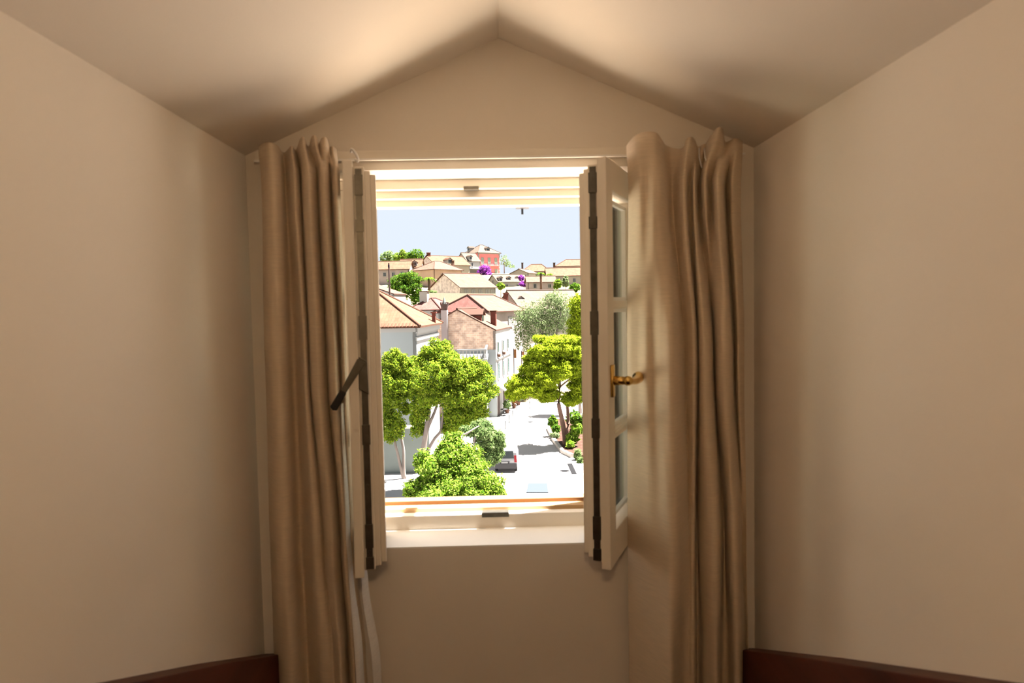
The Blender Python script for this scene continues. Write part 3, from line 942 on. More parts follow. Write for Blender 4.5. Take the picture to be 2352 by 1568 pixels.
# ---- houses
class H:
    def __init__(self, name, label, fr, r, w, d, zb, ze, roof, rise, front='white_plaster', side='white_plaster', roofm='roof_pale',
                 over=.35, inset=None, cat='house', group='houses of the old town'):
        self.fr = Vector((fr[0], fr[1], 0))
        r = math.radians(r)
        self.ex = Vector((math.cos(r), -math.sin(r), 0))
        self.ey = Vector((math.sin(r), math.cos(r), 0))
        self.w, self.d, self.zb, self.ze, self.rise = w, d, zb, ze, rise
        self.roof, self.inset, self.roofm = roof, inset, roofm
        c = self.q(-w / 2, d / 2, zb)
        self.o = thing(name, label, cat, c, group)
        self.walls(front, side)
        self.make_roof(over, roofm)

    def q(self, x, y, z):
        return self.fr + self.ex * x + self.ey * y + Vector((0, 0, z))

    def walls(self, front, side):
        w, d, zb, ze, rs = self.w, self.d, self.zb, self.ze, self.rise
        q = self.q
        T = .3
        gf = self.roof == 'gy'
        gs = self.roof == 'gx'

        def wall(pts, off, mt, a):
            m = MB()
            off = Vector(off)
            uv = [(a(p), p.z) for p in pts]
            m.poly(pts, uv)
            inner = [p + off for p in pts]
            m.poly(list(reversed(inner)), list(reversed(uv)))
            k = len(pts)
            for i in range(k):
                j = (i + 1) % k
                m.poly([pts[j], pts[i], inner[i], inner[j]], [uv[j], uv[i], uv[i], uv[j]])
            m.build('wall', M[mt], self.o)

        u = lambda p: (p - self.fr).dot(self.ex)
        vv = lambda p: (p - self.fr).dot(self.ey)
        top = [q(0, 0, ze), q(-w / 2, 0, ze + rs), q(-w, 0, ze)] if gf else [q(0, 0, ze), q(-w, 0, ze)]
        wall([q(-w, 0, zb), q(0, 0, zb)] + top, self.ey * T, front, u)
        top = [q(0, d, ze), q(-w / 2, d, ze + rs), q(-w, d, ze)] if gf else [q(0, d, ze), q(-w, d, ze)]
        wall([q(-w, d, zb), q(0, d, zb)] + top, self.ey * -T, side, u)
        top = [q(0, d, ze), q(0, d / 2, ze + rs), q(0, 0, ze)] if gs else [q(0, d, ze), q(0, 0, ze)]
        wall([q(0, 0, zb), q(0, d, zb)] + top, self.ex * -T, side, vv)
        top = [q(-w, d, ze), q(-w, d / 2, ze + rs), q(-w, 0, ze)] if gs else [q(-w, d, ze), q(-w, 0, ze)]
        wall([q(-w, 0, zb), q(-w, d, zb)] + top, self.ex * T, front, vv)

    def make_roof(self, ov, mt):
        w, d, ze, rs = self.w, self.d, self.ze, self.rise
        q = self.q
        slopes = []
        if self.roof in ('gy', 'hy'):
            k = rs / (w / 2)
            e = ze - k * ov
            i = 0 if self.roof == 'gy' else (self.inset if self.inset is not None else w / 2)
            a, b = (-ov, d + ov) if self.roof == 'gy' else (i, d - i)
            r0, r1 = q(-w / 2, a, ze + rs), q(-w / 2, b, ze + rs)
            f, l = -ov, d + ov
            slopes.append([q(ov, f, e), q(ov, l, e), r1, r0])
            slopes.append([q(-w - ov, l, e), q(-w - ov, f, e), r0, r1])
            if self.roof == 'hy':
                slopes.append([q(-w - ov, f, e), q(ov, f, e), r0])
                slopes.append([q(ov, l, e), q(-w - ov, l, e), r1])
        else:
            k = rs / (d / 2)
            e = ze - k * ov
            i = 0 if self.roof == 'gx' else (self.inset if self.inset is not None else d / 2)
            a, b = (-w - ov, ov) if self.roof == 'gx' else (-w + i, -i)
            r0, r1 = q(a, d / 2, ze + rs), q(b, d / 2, ze + rs)
            slopes.append([q(-w - ov, -ov, e), q(ov, -ov, e), r1, r0])
            slopes.append([q(ov, d + ov, e), q(-w - ov, d + ov, e), r0, r1])
            if self.roof == 'hx':
                slopes.append([q(ov, -ov, e), q(ov, d + ov, e), r1])
                slopes.append([q(-w - ov, d + ov, e), q(-w - ov, -ov, e), r0])
        for pts in slopes:
            m = MB()
            ax = (pts[1] - pts[0]).normalized()
            nrm = ax.cross(pts[2] - pts[0]).normalized()
            ay = nrm.cross(ax)
            uv = [((p - pts[0]).dot(ax), (p - pts[0]).dot(ay)) for p in pts]
            th = Vector((0, 0, .16))
            up = [p + th for p in pts]
            m.poly(up, uv)
            m.poly(list(reversed(pts)), list(reversed(uv)))
            for a in range(len(pts)):
                b = (a + 1) % len(pts)
                m.poly([pts[a], pts[b], up[b], up[a]], [uv[a], uv[b], uv[b], uv[a]])
            m.build('roof_slope', M[mt], self.o)
        m = MB()
        up = Vector((0, 0, .17))
        m.tube([r0 + up, r1 + up], .13, 8)
        m.build('ridge_cap', M[mt], self.o)
        if self.roof[0] == 'h':
            cs = ([(q(ov, -ov, e), r0), (q(-w - ov, -ov, e), r0), (q(ov, d + ov, e), r1), (q(-w - ov, d + ov, e), r1)] if self.roof == 'hy' else
                  [(q(ov, -ov, e), r1), (q(-w - ov, -ov, e), r0), (q(ov, d + ov, e), r1), (q(-w - ov, d + ov, e), r0)])
            for a, b in cs:
                m = MB()
                m.tube([a + up, b + up], .12, 8)
                m.build('hip_cap', M[mt], self.o)

    def window(self, face, u, below, ww, hh, style='glass', trim='awning'):
        """centre of a window u metres from the near right corner and `below` metres under the eave"""
        z = self.ze - below
        o, a, n = ((self.q(-u, 0, z), self.ex, -self.ey) if face == 'f' else
                   (self.q(0, u, z), self.ey, self.ex) if face == 'r' else (self.q(-self.w, u, z), self.ey, -self.ex))
        Z = Vector((0, 0, 1))
        f = MB()
        t = .13
        for (x0, x1, z0, z1) in ((-ww / 2 - t, -ww / 2, -hh / 2 - t, hh / 2 + t), (ww / 2, ww / 2 + t, -hh / 2 - t, hh / 2 + t),
                                 (-ww / 2, ww / 2, hh / 2, hh / 2 + t), (-ww / 2, ww / 2, -hh / 2 - t, -hh / 2)):
            f.obox(o, a, n, Z, x0, x1, -.02, .10, z0, z1)
        fr = f.build('window_frame', M[trim], self.o)
        if style == 'glass':
            g = MB()
            g.obox(o, a, n, Z, -ww / 2, ww / 2, -.02, .03, -hh / 2, hh / 2)
            g.build('pane', M['darkglass'], fr)
            g = MB()
            g.obox(o, a, n, Z, -.03, .03, .03, .06, -hh / 2, hh / 2)
            g.build('mullion', M[trim], fr)
        else:
            for x0, x1 in ((-ww / 2, -.02), (.02, ww / 2)):
                g = MB()
                g.obox(o, a, n, Z, x0, x1, -.02, .05, -hh / 2, hh / 2)
                k = 5
                for i in range(k):
                    zz = -hh / 2 + (i + .5) * hh / k
                    g.obox(o, a, n, Z, x0 + .05, x1 - .05, .05, .075, zz - hh / k * .3, zz + hh / k * .3)
                g.build('shutter', M[style], fr)

    def chimney(self, px, pyt, pyb, Y, wd, mt='brick_red', cap='roof_orange', dp=None):
        t, b = P(px, pyt, Y), P(px, pyb, Y)
        dp = dp or wd
        m = MB()
        m.obox(Vector((b.x, Y, 0)), self.ex, self.ey, Vector((0, 0, 1)), -wd / 2, wd / 2, -dp / 2, dp / 2, b.z, t.z - .12)
        c = m.build('chimney', M[mt], self.o)
        m = MB()
        m.obox(Vector((b.x, Y, 0)), self.ex, self.ey, Vector((0, 0, 1)), -wd / 2 - .1, wd / 2 + .1, -dp / 2 - .1, dp / 2 + .1, t.z - .12, t.z)
        m.build('chimney_cap', M[cap], c)

    def dormer(self, px, pyt, pyb, Y, wd, ln, face='r', wall='white_plaster', win='darkglass'):
        """little roofed window house; its front looks out along the given face of the house"""
        t, b = P(px, pyt, Y), P(px, pyb, Y)
        n, a = ((self.ex, self.ey) if face == 'r' else (-self.ey, self.ex) if face == 'f' else (-self.ex, self.ey))
        o = Vector((t.x, Y, 0))
        Z = Vector((0, 0, 1))
        hz = t.z - .35 * wd
        m = MB()
        m.obox(o, a, n, Z, -wd / 2, wd / 2, -ln, 0, b.z - .3, hz)
        m.prism([o + a * (-wd / 2) + Z * hz, o + a * (wd / 2) + Z * hz, o + Z * (t.z - .05)], n * -ln)
        dm = m.build('dormer', M[wall], self.o)
        m = MB()
        for s in (-1, 1):
            m.prism([o + a * (s * (wd / 2 + .15)) + Z * (hz - .08) + n * .2, o + Z * t.z + n * .2,
                     o + Z * (t.z + .12) + n * .2, o + a * (s * (wd / 2 + .15)) + Z * (hz + .05) + n * .2], n * (-ln - .2))
        m.build('dormer_roof', M[self.roofm], dm)
        m = MB()
        m.obox(o, a, n, Z, -wd * .32, wd * .32, 0, .05, b.z + .1, hz - .05)
        m.build('dormer_window', M[win], dm)


def eave(px, py, Y):
    p = P(px, py, Y)
    return (p.x, p.y), p.z


ST = STREET - .3
# pale blue house with orange hip roof
fr, ze = eave(955, 745, 58)
h = H('blue_house', 'pale blue plaster house with orange tiled hip roof behind the leaning trees', fr, 5.3, 14, 10, ST, ze, 'hx', 3.1,
      'blue_plaster', 'white_plaster', 'roof_orange', over=.45)
m = MB()
for a, b in ((h.q(-14.1, -.12, ze - .55), h.q(.12, -.12, ze - .55)),):
    m.obox(h.q(0, 0, 0), h.ex, h.ey, Vector((0, 0, 1)), -14.1, .14, -.14, 0, ze - .62, ze - .28)
    m.obox(h.q(0, 0, 0), h.ex, h.ey, Vector((0, 0, 1)), 0, .2, -.14, 10.1, ze - .75, ze - .28)
    m.obox(h.q(0, 0, 0), h.ex, h.ey, Vector((0, 0, 1)), 0, .12, -.14, 10.1, ze - 1.35, ze - 1.05)
m.build('cornice', M['awning'], h.o)
for k in range(22):                                   # round tile ends along the front eave
    m = MB()
    p = h.q(.3 - .3 * k - .15, -.50, ze - .20)
    m.tube([p, p + h.ey * .5 + Vector((0, 0, .27))], .10, 7)
    m.build('eave_tile', M['roof_orange'], h.o)
h.chimney(997, 716, 742, 65.0, .32, 'brick_red', 'brick_red')
h.window('r', 3.0, 2.9, .9, 1.5, 'awning')
h.window('r', 6.5, 2.9, .9, 1.5, 'awning')

# stone gable house in the middle of the view
fr, ze = eave(1138, 759, 80)
h = H('stone_gable_house', 'tan stone gable house with white street front and green shutters', fr, 9.6, 8.9, 11, ST, ze, 'gy', 2.4,
      'stone', 'white_plaster', 'roof_pale', over=.12)
for u in (1.3, 4.9, 8.6):
    h.window('r', u, 2.0, .85, 1.15, 'green')
    h.window('r', u, 4.75, .85, 1.75, 'teal')
for u in (2.8, 6.4):
    m = MB()
    o = h.q(.05, u - 1.5, ze - 3.1)
    m.obox(o, h.ey, h.ex, Vector((0, 0, 1)), -.45, .45, 0, .3, 0, .3)
    m.build('flower_box', M['terracotta'], h.o)
m = MB()
o = h.q(0, 0, ze)
pb = MB()
pb.obox(h.q(0, 0, 0), h.ex, h.ey, Vector((0, 0, 1)), -6.5, .0, -.06, 0, ST, ze - 2.2)
pb.build('plaster_band', M['blue_plaster'], h.o)
m.obox(o, h.ey, h.ex, Vector((0, 0, 1)), 0, 11, 0, .12, -3.4, -3.28)
m.build('string_course', M['awning'], h.o)
m = MB()
m.prism([h.q(.02, .3, ze - 6.4), h.q(.02, .3, ze - 6.55), h.q(1.3, .3, ze - 7.3), h.q(1.3, .3, ze - 7.15)], h.ey * 10.2)
m.build('awning', M['awning'], h.o)
for u in (1.2, 5.2, 8.6):
    m = MB()
    o = h.q(0, u, ST)
    m.obox(o, h.ey, h.ex, Vector((0, 0, 1)), -.55, .55, -.02, .07, .3, 2.9)
    m.build('door', M['darkwood'], h.o)
h.dormer(1108, 711, 742, 81.8, 1.7, 2.5, 'r', 'brick_red')
h.chimney(1134, 713, 748, 83.4, .62, 'brick_red', 'roof_orange')
# turreted chimney at the other end of the gable
cpx = P(1021, 705, 80.9)
m = MB()
zb_, z1, z2, z3 = P(1021, 760, 80.9).z, P(1021, 712, 80.9).z, P(1021, 696, 80.9).z, P(1021, 683, 80.9).z
m.obox(Vector((cpx.x, 80.75, 0)), h.ex, h.ey, Vector((0, 0, 1)), -.34, .34, -.34, .34, zb_ - 2, z1)
ch = m.build('chimney', M['pink_plaster'], h.o)
m = MB()
k = [(-.30, z1), (-.46, z1 + .3), (-.46, z2)]
m.hexa([Vector((cpx.x + a, 80.75 + b, z1)) for a, b in ((-.3, -.3), (.3, -.3), (.3, .3), (-.3, .3))],
       [Vector((cpx.x + a, 80.75 + b, z2 - .1)) for a, b in ((-.45, -.45), (.45, -.45), (.45, .45), (-.45, .45))])
for i in range(5):
    for b in (-.45, .38):
        x = cpx.x - .45 + i * .2
        m.box(x, x + .1, 80.75 + b, 80.75 + b + .07, z2 - .1, z2 + .1)
m.build('chimney_crown', M['darkwood'], ch)
m = MB()
m.tube([(cpx.x, 80.75, z2 - .1), (cpx.x, 80.75, z3)], [.27, .03], 10)
m.build('chimney_cone', M['grey_plaster'], ch)
# terrace with balustrade in front of the gable
t0, t1 = P(1052, 820, 72), P(1116, 820, 72)
terr = thing('terrace', 'white walled terrace with balustrade in front of the stone gable', 'terrace', ((t0.x + t1.x) / 2, 75.8, ST))
zt = P(1100, 828, 72).z
m = MB()
m.box(t0.x, t1.x, 72.0, 79.6, ST, zt)
m.build('terrace_wall', M['white_plaster'], terr)
m = MB()
m.box(t0.x - .15, t1.x + .15, 71.85, 79.6, zt, zt + .18)
m.build('terrace_slab', M['awning'], terr)
zr = zt + 1.05
m = MB()
m.box(t0.x - .1, t1.x + .1, 71.9, 72.12, zr, zr + .16)
m.box(t1.x - .12, t1.x + .1, 72.12, 79.6, zr, zr + .16)
m.build('handrail', M['awning'], terr)
bal = None
for k in range(8):
    xk = t0.x + .15 + k * (t1.x - t0.x - .3) / 7
    m = MB()
    m.tube([(xk, 72.01, zt + .18), (xk, 72.01, zt + .4), (xk, 72.01, zt + .65), (xk, 72.01, zr)], [.05, .085, .045, .06], 8)
    m.build('baluster', M['awning'], terr)
for k in range(1, 17):
    yk = 72.01 + k * .42
    m = MB()
    m.tube([(t1.x - .01, yk, zt + .18), (t1.x - .01, yk, zt + .4), (t1.x - .01, yk, zt + .65), (t1.x - .01, yk, zr)], [.05, .085, .045, .06], 8)
    m.build('baluster', M['awning'], terr)

# house with red front hip behind it
fr, ze = eave(1120, 715, 97)
h = H('red_end_house', 'pink walled house with hip roof, its shaded end coloured dark red, just above the stone gable', fr, 31, 8.8, 10.4, ST, ze, 'hy', 2.25,
      'pink_plaster', 'pink_plaster', 'roof_pale', inset=1.75)
for o in h.o.children:                                # shade on its end slope is put in as red tiles
    if o.name.startswith('roof_slope') and len(o.data.polygons) == 5:
        o.data.materials[0] = M['roof_red']
h.window('r', 6.2, 1.6, .9, 1.2, 'awning')
# white house with red pyramid roof and tall chimney
fr, ze = eave(1011, 710, 101)
h = H('white_chimney_house', 'white house with red tiled roof and broad chimney behind the blue house', fr, 22, 5.2, 6, ST, ze, 'hy', 1.5,
      'white_plaster', 'white_plaster', 'roof_red', inset=2.4, over=.3)
h.chimney(975, 668, 696, 104.0, 1.25, 'cream_plaster', 'roof_orange', dp=.7)
# house with teal shutter at the edge of the view
fr, ze = eave(904, 676, 104)
h = H('teal_shutter_house', 'white house with one teal shutter at the window edge', fr, 10, 9, 6, ST, ze, 'gy', 1.6,
      'white_plaster', 'cream_plaster', 'roof_pale', over=.1)
h.window('f', .75, .35 + .35, .5, .9, 'teal')
# stone house on the slope
fr, ze = eave(1058, 660, 150)
h = H('grey_stone_house', 'grey stone house with broad pale gable roof halfway up the hill', fr, 56, 14, 9, rel(-3), ze, 'gy', 3.2,
      'grey_stone', 'cream_plaster', 'roof_pale', over=.35)
for u in (1.4, 3.2, 5.0, 6.8, 8.2):
    h.window('r', u, 1.1, .75, 1.1, 'awning')
# brown hip roof house
fr, ze = eave(997, 617, 190)
h = H('brown_hip_house', 'brown walled house with orange pyramid roof below the hilltop', fr, 42, 8.6, 10.5, rel(3), ze, 'hy', 2.3,
      'brown_plaster', 'brown_plaster', 'roof_pale', over=.5)
h.window('r', 3.0, 1.9, .8, .9)
# gable house with dormers
fr, ze = eave(1000, 607, 216)
h = H('dormer_gable_house', 'grey gable house with orange roof and small white dormer near the hilltop', fr, 52, 9.5, 13, rel(5), ze, 'gy', 2.9,
      'grey_stone', 'cream_plaster', 'roof_orange', over=.35)
h.dormer(1033, 592, 604, 217.5, 1.7, 2.4, 'r')
h.chimney(984.5, 580, 590, 220, .9, 'brick_red', 'brick_red')
h.chimney(1040, 598, 610, 218, .7, 'terracotta', 'roof_orange')
# two houses at the edge of the view
fr, ze = eave(939, 617, 200)
h = H('long_roof_house', 'long house with plain orange roof below the hilltop trees', fr, 4, 13, 7, rel(4), ze, 'gx', 2.3,
      'pink_plaster', 'pink_plaster', 'roof_orange', over=.35)
for u in (2, 4.5, 7):
    h.window('f', u, 1.5, .7, 1.0)
fr, ze = eave(966, 613, 206)
h = H('single_dormer_house', 'orange roofed house with a single dark dormer window below the hilltop trees', fr, 4, 6.2, 5.5, rel(5), ze, 'gx', 2.4,
      'white_plaster', 'white_plaster', 'roof_orange', over=.35)
h.dormer(952, 598, 609, 206.4, 1.5, 2.4, 'f')
# red villa on the hilltop
p = P(1098, 579, 262)
r = -36
wv = 10.0
ex = Vector((math.cos(math.radians(r)), -math.sin(math.radians(r)), 0))
frv = Vector((p.x, p.y, 0)) + ex * wv
h = H('red_villa', 'coral red villa with white corners and hip roof on the hilltop', (frv.x, frv.y), r, wv, 10, rel(9), p.z, 'hx', 3.1,
      'red_plaster', 'red_plaster', 'roof_sand', over=.45, inset=4.4)
for u in (1.9, 5.0, 8.1):
    h.window('f', u, 3.2, 1.05, 2.3, 'pale_green')
    h.window('f', u, 7.3, 1.05, 2.0, 'pale_green')
for u in (2.5, 6.5):
    h.window('l', u, 3.2, 1.0, 2.2, 'pale_green')
m = MB()
m.obox(h.q(0, 0, 0), h.ex, h.ey, Vector((0, 0, 1)), -9.0, -.6, -1.0, 0, p.z - 5.05, p.z - 4.85)
m.build('balcony_slab', M['awning'], h.o)
m = MB()
for k in range(24):
    x = -9.0 + k * 8.4 / 23
    m.obox(h.q(0, 0, 0), h.ex, h.ey, Vector((0, 0, 1)), x - .02, x + .02, -.97, -.93, p.z - 4.85, p.z - 3.95)
m.obox(h.q(0, 0, 0), h.ex, h.ey, Vector((0, 0, 1)), -9.0, -.6, -.99, -.92, p.z - 3.95, p.z - 3.88)
m.build('railing', M['iron'], h.o)
m = MB()
m.obox(h.q(0, 0, 0), h.ex, h.ey, Vector((0, 0, 1)), -10.1, .1, -.12, 0, p.z - .55, p.z - .25)
m.build('cornice', M['awning'], h.o)
for x in (-10.0, 0.0):
    for k in range(16):
        m = MB()
        ww = .34 if k % 2 else .5
        sx = 1 if x < -5 else -1
        x0, x1 = sorted((x - sx * .05, x + sx * ww))
        m.obox(h.q(0, 0, 0), h.ex, h.ey, Vector((0, 0, 1)), x0, x1, -.08, .0, p.z - .6 - .58 * (k + 1) + .04, p.z - .6 - .58 * k)
        m.build('quoin', M['awning'], h.o)
h.dormer(1121, 567, 578, 266, 1.7, 2.6, 'f')
h.dormer(1076, 566, 576, 268, 1.7, 2.6, 'l')
# annexe beside it
fr, ze = eave(1073, 599, 250)
h = H('annexe_house', 'small pale gable house leaning against the coral red villa', fr, 50, 6.6, 6.0, rel(7), ze, 'gy', 3.0,
      'pink_plaster', 'white_plaster', 'roof_sand', over=.25)
h.window('r', 2.2, 1.3, .7, 1.2)
h.window('f', 4.2, -.4, .7, 1.1)
h.dormer(1081, 586, 596, 250.6, 1.3, 1.8, 'r')
m = MB()
m.prism([h.q(.02, .1, ze - 2.5), h.q(.02, .1, ze - 2.75), h.q(2.6, .1, ze - 3.0), h.q(2.6, .1, ze - 2.85)], h.ey * 6.5)
m.build('canopy', M['awning'], h.o)
# white row with three dormers
fr, ze = eave(1144, 647, 185)
h = H('white_dormer_house', 'white house with three dormers in a sandy roof below the villa', fr, 62, 6.0, 9.5, rel(1), ze, 'gy', 1.9,
      'cream_plaster', 'white_plaster', 'roof_sand', over=.25)
for px_ in (1150, 1169, 1187):
    h.dormer(px_, 635, 645, 185.6 + (px_ - 1150) * .1, 1.0, 1.6, 'r')
h.window('f', 3.0, .0, .6, .9)
for u in (2.5, 6.0):
    h.window('r', u, 1.3, .7, 1.1)
# houses along the right of the hill
fr, ze = eave(1213, 627, 205)
h = H('purple_vine_house', 'white house with sandy roof above the lower purple vine', fr, 30, 6, 6, rel(3), ze, 'gy', 1.2,
      'cream_plaster', 'white_plaster', 'roof_sand', over=.3)
h.window('f', 1.0, 1.2, .6, 1.3)
fr, ze = eave(1276, 647, 172)
h = H('two_window_house', 'low pink house with two dark windows behind the palm trunk', fr, -3, 6.9, 6, rel(0), ze, 'gx', 1.4,
      'pink_plaster', 'pink_plaster', 'roof_pale', over=.35)
h.window('f', 1.5, 1.0, .6, .8)
h.window('f', 5.1, .95, .65, 1.0)
fr, ze = eave(1262, 622, 218)
h = H('skyline_chimney_house', 'orange roofed house with dark chimney on the skyline', fr, 6, 8.5, 8, rel(5), ze, 'hx', 2.2,
      'white_plaster', 'white_plaster', 'roof_orange', over=.4, inset=2.6)
h.chimney(1200, 603, 622, 220, .55, 'darkwood', 'darkwood')
h.window('f', 4.6, 1.1, 1.2, 1.3)
h.window('f', 2.6, 1.0, .6, .8)
fr, ze = eave(1345, 631, 196)
h = H('broad_eave_house', 'wide cream house under a long orange roof near the pine side of the hill', fr, -2, 10.6, 7, rel(2), ze, 'gx', 2.1,
      'cream_plaster', 'cream_plaster', 'roof_orange', over=.5)
h.window('f', 3.2, 1.45, .6, 1.0)
h.window('f', 7.4, 1.35, .6, 1.0)
fr, ze = eave(1360, 609, 232)
h = H('skyline_wall_house', 'pink walled house with orange roof at the end of the skyline', fr, 3, 12, 7, rel(6), ze, 'hx', 2.1,
      'pink_plaster', 'pink_plaster', 'roof_orange', over=.4)
h.chimney(1273, 603, 616, 231, .7, 'darkwood', 'darkwood')
h.window('f', 8.6, 1.3, .7, 1.1)
h.window('f', 6.4, 1.3, .7, 1.1)
# long striped roof behind the olive tree
fr, ze = eave(1197, 709, 112)
h = H('long_slope_house', 'pink brick gable house with long sandy roof behind the olive tree', fr, 60, 8.0, 13, ST, ze, 'gy', 2.9,
      'pink_plaster', 'cream_plaster', 'roof_sand', over=.3)
h.chimney(1162, 672, 692, 113.5, .6, 'brick_red', 'brick_red')
h.dormer(1196, 681, 696, 114.5, 1.1, 1.8, 'r')
h.dormer(1236, 683, 698, 117.0, 1.1, 1.8, 'r')
# rubble wall below the stone house
a, b = P(980, 672, 128), P(1140, 674, 132)
m = MB()
m.hexa([(a.x, 128, rel(-4)), (b.x, 132, rel(-4)), (b.x, 132.6, rel(-4)), (a.x, 128.6, rel(-4))],
       [(a.x, 128, a.z), (b.x, 132, b.z), (b.x, 132.6, b.z), (a.x, 128.6, a.z)])
tag(m.build('garden_wall', M['limestone']), 'long beige garden wall below the grey stone house', 'wall')
# low grey-green wall at the foot of the leaning trees
a, b = P(860, 985, 54.3), P(985, 985, 54.3)
gw = thing('courtyard_wall', 'low grey-green courtyard wall behind the leaning tree trunks', 'wall', ((a.x + b.x) / 2, 54.6, ST))
m = MB()
m.box(a.x, b.x, 54.3, 54.7, ST, a.z)
m.build('wall', M['grey_plaster'], gw)
m = MB()
m.box(a.x, b.x + .1, 54.2, 54.8, a.z, a.z + .15)
m.build('coping', M['limestone'], gw)
# timber pole
p0 = P(893, 604, 76)
pole = thing('utility_pole', 'thin brown timber pole rising above the orange hip roof', 'pole', (p0.x, 76, ST))
m = MB()
m.tube([(p0.x, 76, ST), (p0.x, 76, p0.z)], [.13, .085], 8)
m.build('post', M['darkwood'], pole)
m = MB()
m.box(p0.x - .09, p0.x + .09, 75.85, 76.0, p0.z - .5, p0.z - .2)
m.build('insulator_box', M['iron'], pole)


# ---- trees and shrubs
def leaves(name, blobs, n, size, mt, parent, stretch=1.0, shell=.62, up=.35, clump=0):
    """leaf blades scattered through a set of ellipsoids (centre, radii, share)"""
    nb = len(blobs)
    if clump:                                    # twig clumps standing out of each mass of leaves
        sub = []
        for c, r in blobs:
            for _ in range(clump):
                d = rng.normal(size=3)
                d /= np.linalg.norm(d)
                k = .20 + .24 * rng.random()
                sub.append((tuple(np.array(c) + d * np.array(r) * (.70 + .32 * rng.random())), tuple(np.array(r) * k)))
        blobs = [(c, tuple(x * .88 for x in r)) for c, r in blobs] + sub
    vol = np.array([b[1][0] * b[1][1] * b[1][2] for b in blobs]) ** (2 / 3)
    if clump:
        vol[:nb] *= 2.2                              # keep the inner mass dense
    cnt = np.maximum(1, (n * vol / vol.sum()).astype(int))
    allv = []
    for (c, r, *_), k in zip(blobs, cnt):
        d = rng.normal(size=(k, 3))
        d /= np.linalg.norm(d, axis=1)[:, None]
        rad = shell + (1.06 - shell) * rng.random(k) ** .7
        lump = 1 + .16 * np.sin(d[:, 0] * 7 + c[0]) * np.sin(d[:, 1] * 6 + c[1]) + .12 * np.sin(d[:, 2] * 9 + c[2] * 2)
        pos = np.array(c) + d * (rad * lump)[:, None] * np.array(r)
        nr = d + rng.normal(size=(k, 3)) * .7 + np.array([0, 0, up])
        nr /= np.linalg.norm(nr, axis=1)[:, None]
        t = np.cross(nr, rng.normal(size=(k, 3)))
        t /= np.linalg.norm(t, axis=1)[:, None]
        b = np.cross(nr, t)
        s = size * (.6 + .8 * rng.random(k))[:, None]
        q = np.stack([pos - t * s * stretch, pos + b * s * .5 - nr * s * .1, pos + t * s * stretch, pos - b * s * .5 - nr * s * .1], 1)
        allv.append(q)
    V = np.concatenate(allv).reshape(-1, 3)
    nq = len(V) // 4
    me = bpy.data.meshes.new(name)
    me.vertices.add(len(V))
    me.vertices.foreach_set('co', V.ravel())
    me.loops.add(len(V))
    me.loops.foreach_set('vertex_index', np.arange(len(V)))
    me.polygons.add(nq)
    me.polygons.foreach_set('loop_start', np.arange(0, len(V), 4))
    me.update()
    me.materials.append(mt)
    o = link(name, me, parent)
    o['kind'] = 'stuff'
    return o


def blob(px, py, Y, rx, rz=None, ry=None):
    k = Y / FPX
    c = P(px, py, Y)
    rz = rz or rx
    return (tuple(c), (rx * k, (ry or rx) * k, rz * k))


def tree(name, label, base, trunks, blobs, n, size, leafm, bark='bark', stretch=1.0, shell=.62, cat='tree', group=None, up=.35, clump=0):
    t = thing(name, label, cat, base, group)
    for path, r0, r1 in trunks:
        pts = [Vector(p) for p in path]
        m = MB()
        cv = catmull([tuple(p) for p in pts], max(6, len(pts) * 3))
        rad = [r0 + (r1 - r0) * i / (len(cv) - 1) for i in range(len(cv))]
        m.tube([Vector(p) for p in cv], rad, 8)
        m.build('trunk' if r0 > .09 else 'branch', M[bark], t, smooth=True)
    leaves('crown', [blob(*b) for b in blobs], n, size, M[leafm], t, stretch, shell, up, clump)
    return t


GZ = STREET
# near bright tree, lower middle
b0 = P(1045, 1140, 36)
tree('leafy_tree', 'dense bright green round tree nearest to the window sill', (b0.x, 36, GZ),
     [([(b0.x, 36, GZ), (b0.x + .1, 36, GZ + 2.2), (b0.x, 36, GZ + 4.6)], .16, .06)],
     [(1040, 1048, 36, 46, 48), (1000, 1090, 35.6, 48, 50), (1075, 1085, 35.6, 50, 52), (960, 1128, 35.5, 34, 38), (1040, 1130, 35.0, 60, 56), (1115, 1122, 35.5, 44, 48),
      (1038, 1018, 36.2, 24, 24), (1000, 1150, 34.8, 60, 50), (1085, 1150, 35, 60, 48), (1140, 1145, 35.6, 24, 26), (975, 1060, 36, 26, 30), (945, 1135, 35.6, 20, 22)],
     62000, .074, 'leaf_bright', shell=.55, clump=12)
# grey-green tree behind it
b0 = P(1110, 1060, 44)
tree('pale_branch_tree', 'grey-green tree with a pale bare branch between the round tree and the van', (b0.x, 44, GZ),
     [([(b0.x - .6, 44, GZ), (b0.x - .4, 44, GZ + 2.5), tuple(P(1090, 1010, 43.6)), tuple(P(1105, 990, 43.6))], .12, .05),
      ([tuple(P(1052, 998, 43.0)), tuple(P(1068, 997, 43.0)), tuple(P(1086, 986, 43.2)), tuple(P(1100, 978, 43.6))], .075, .04)],
     [(1118, 1005, 44, 34, 32), (1100, 985, 44.2, 30, 20), (1135, 1035, 44, 26, 30), (1118, 1050, 43.8, 28, 24), (1080, 990, 44.2, 22, 14), (1145, 1010, 44, 16, 26)],
     20000, .074, 'leaf_grey', clump=10)
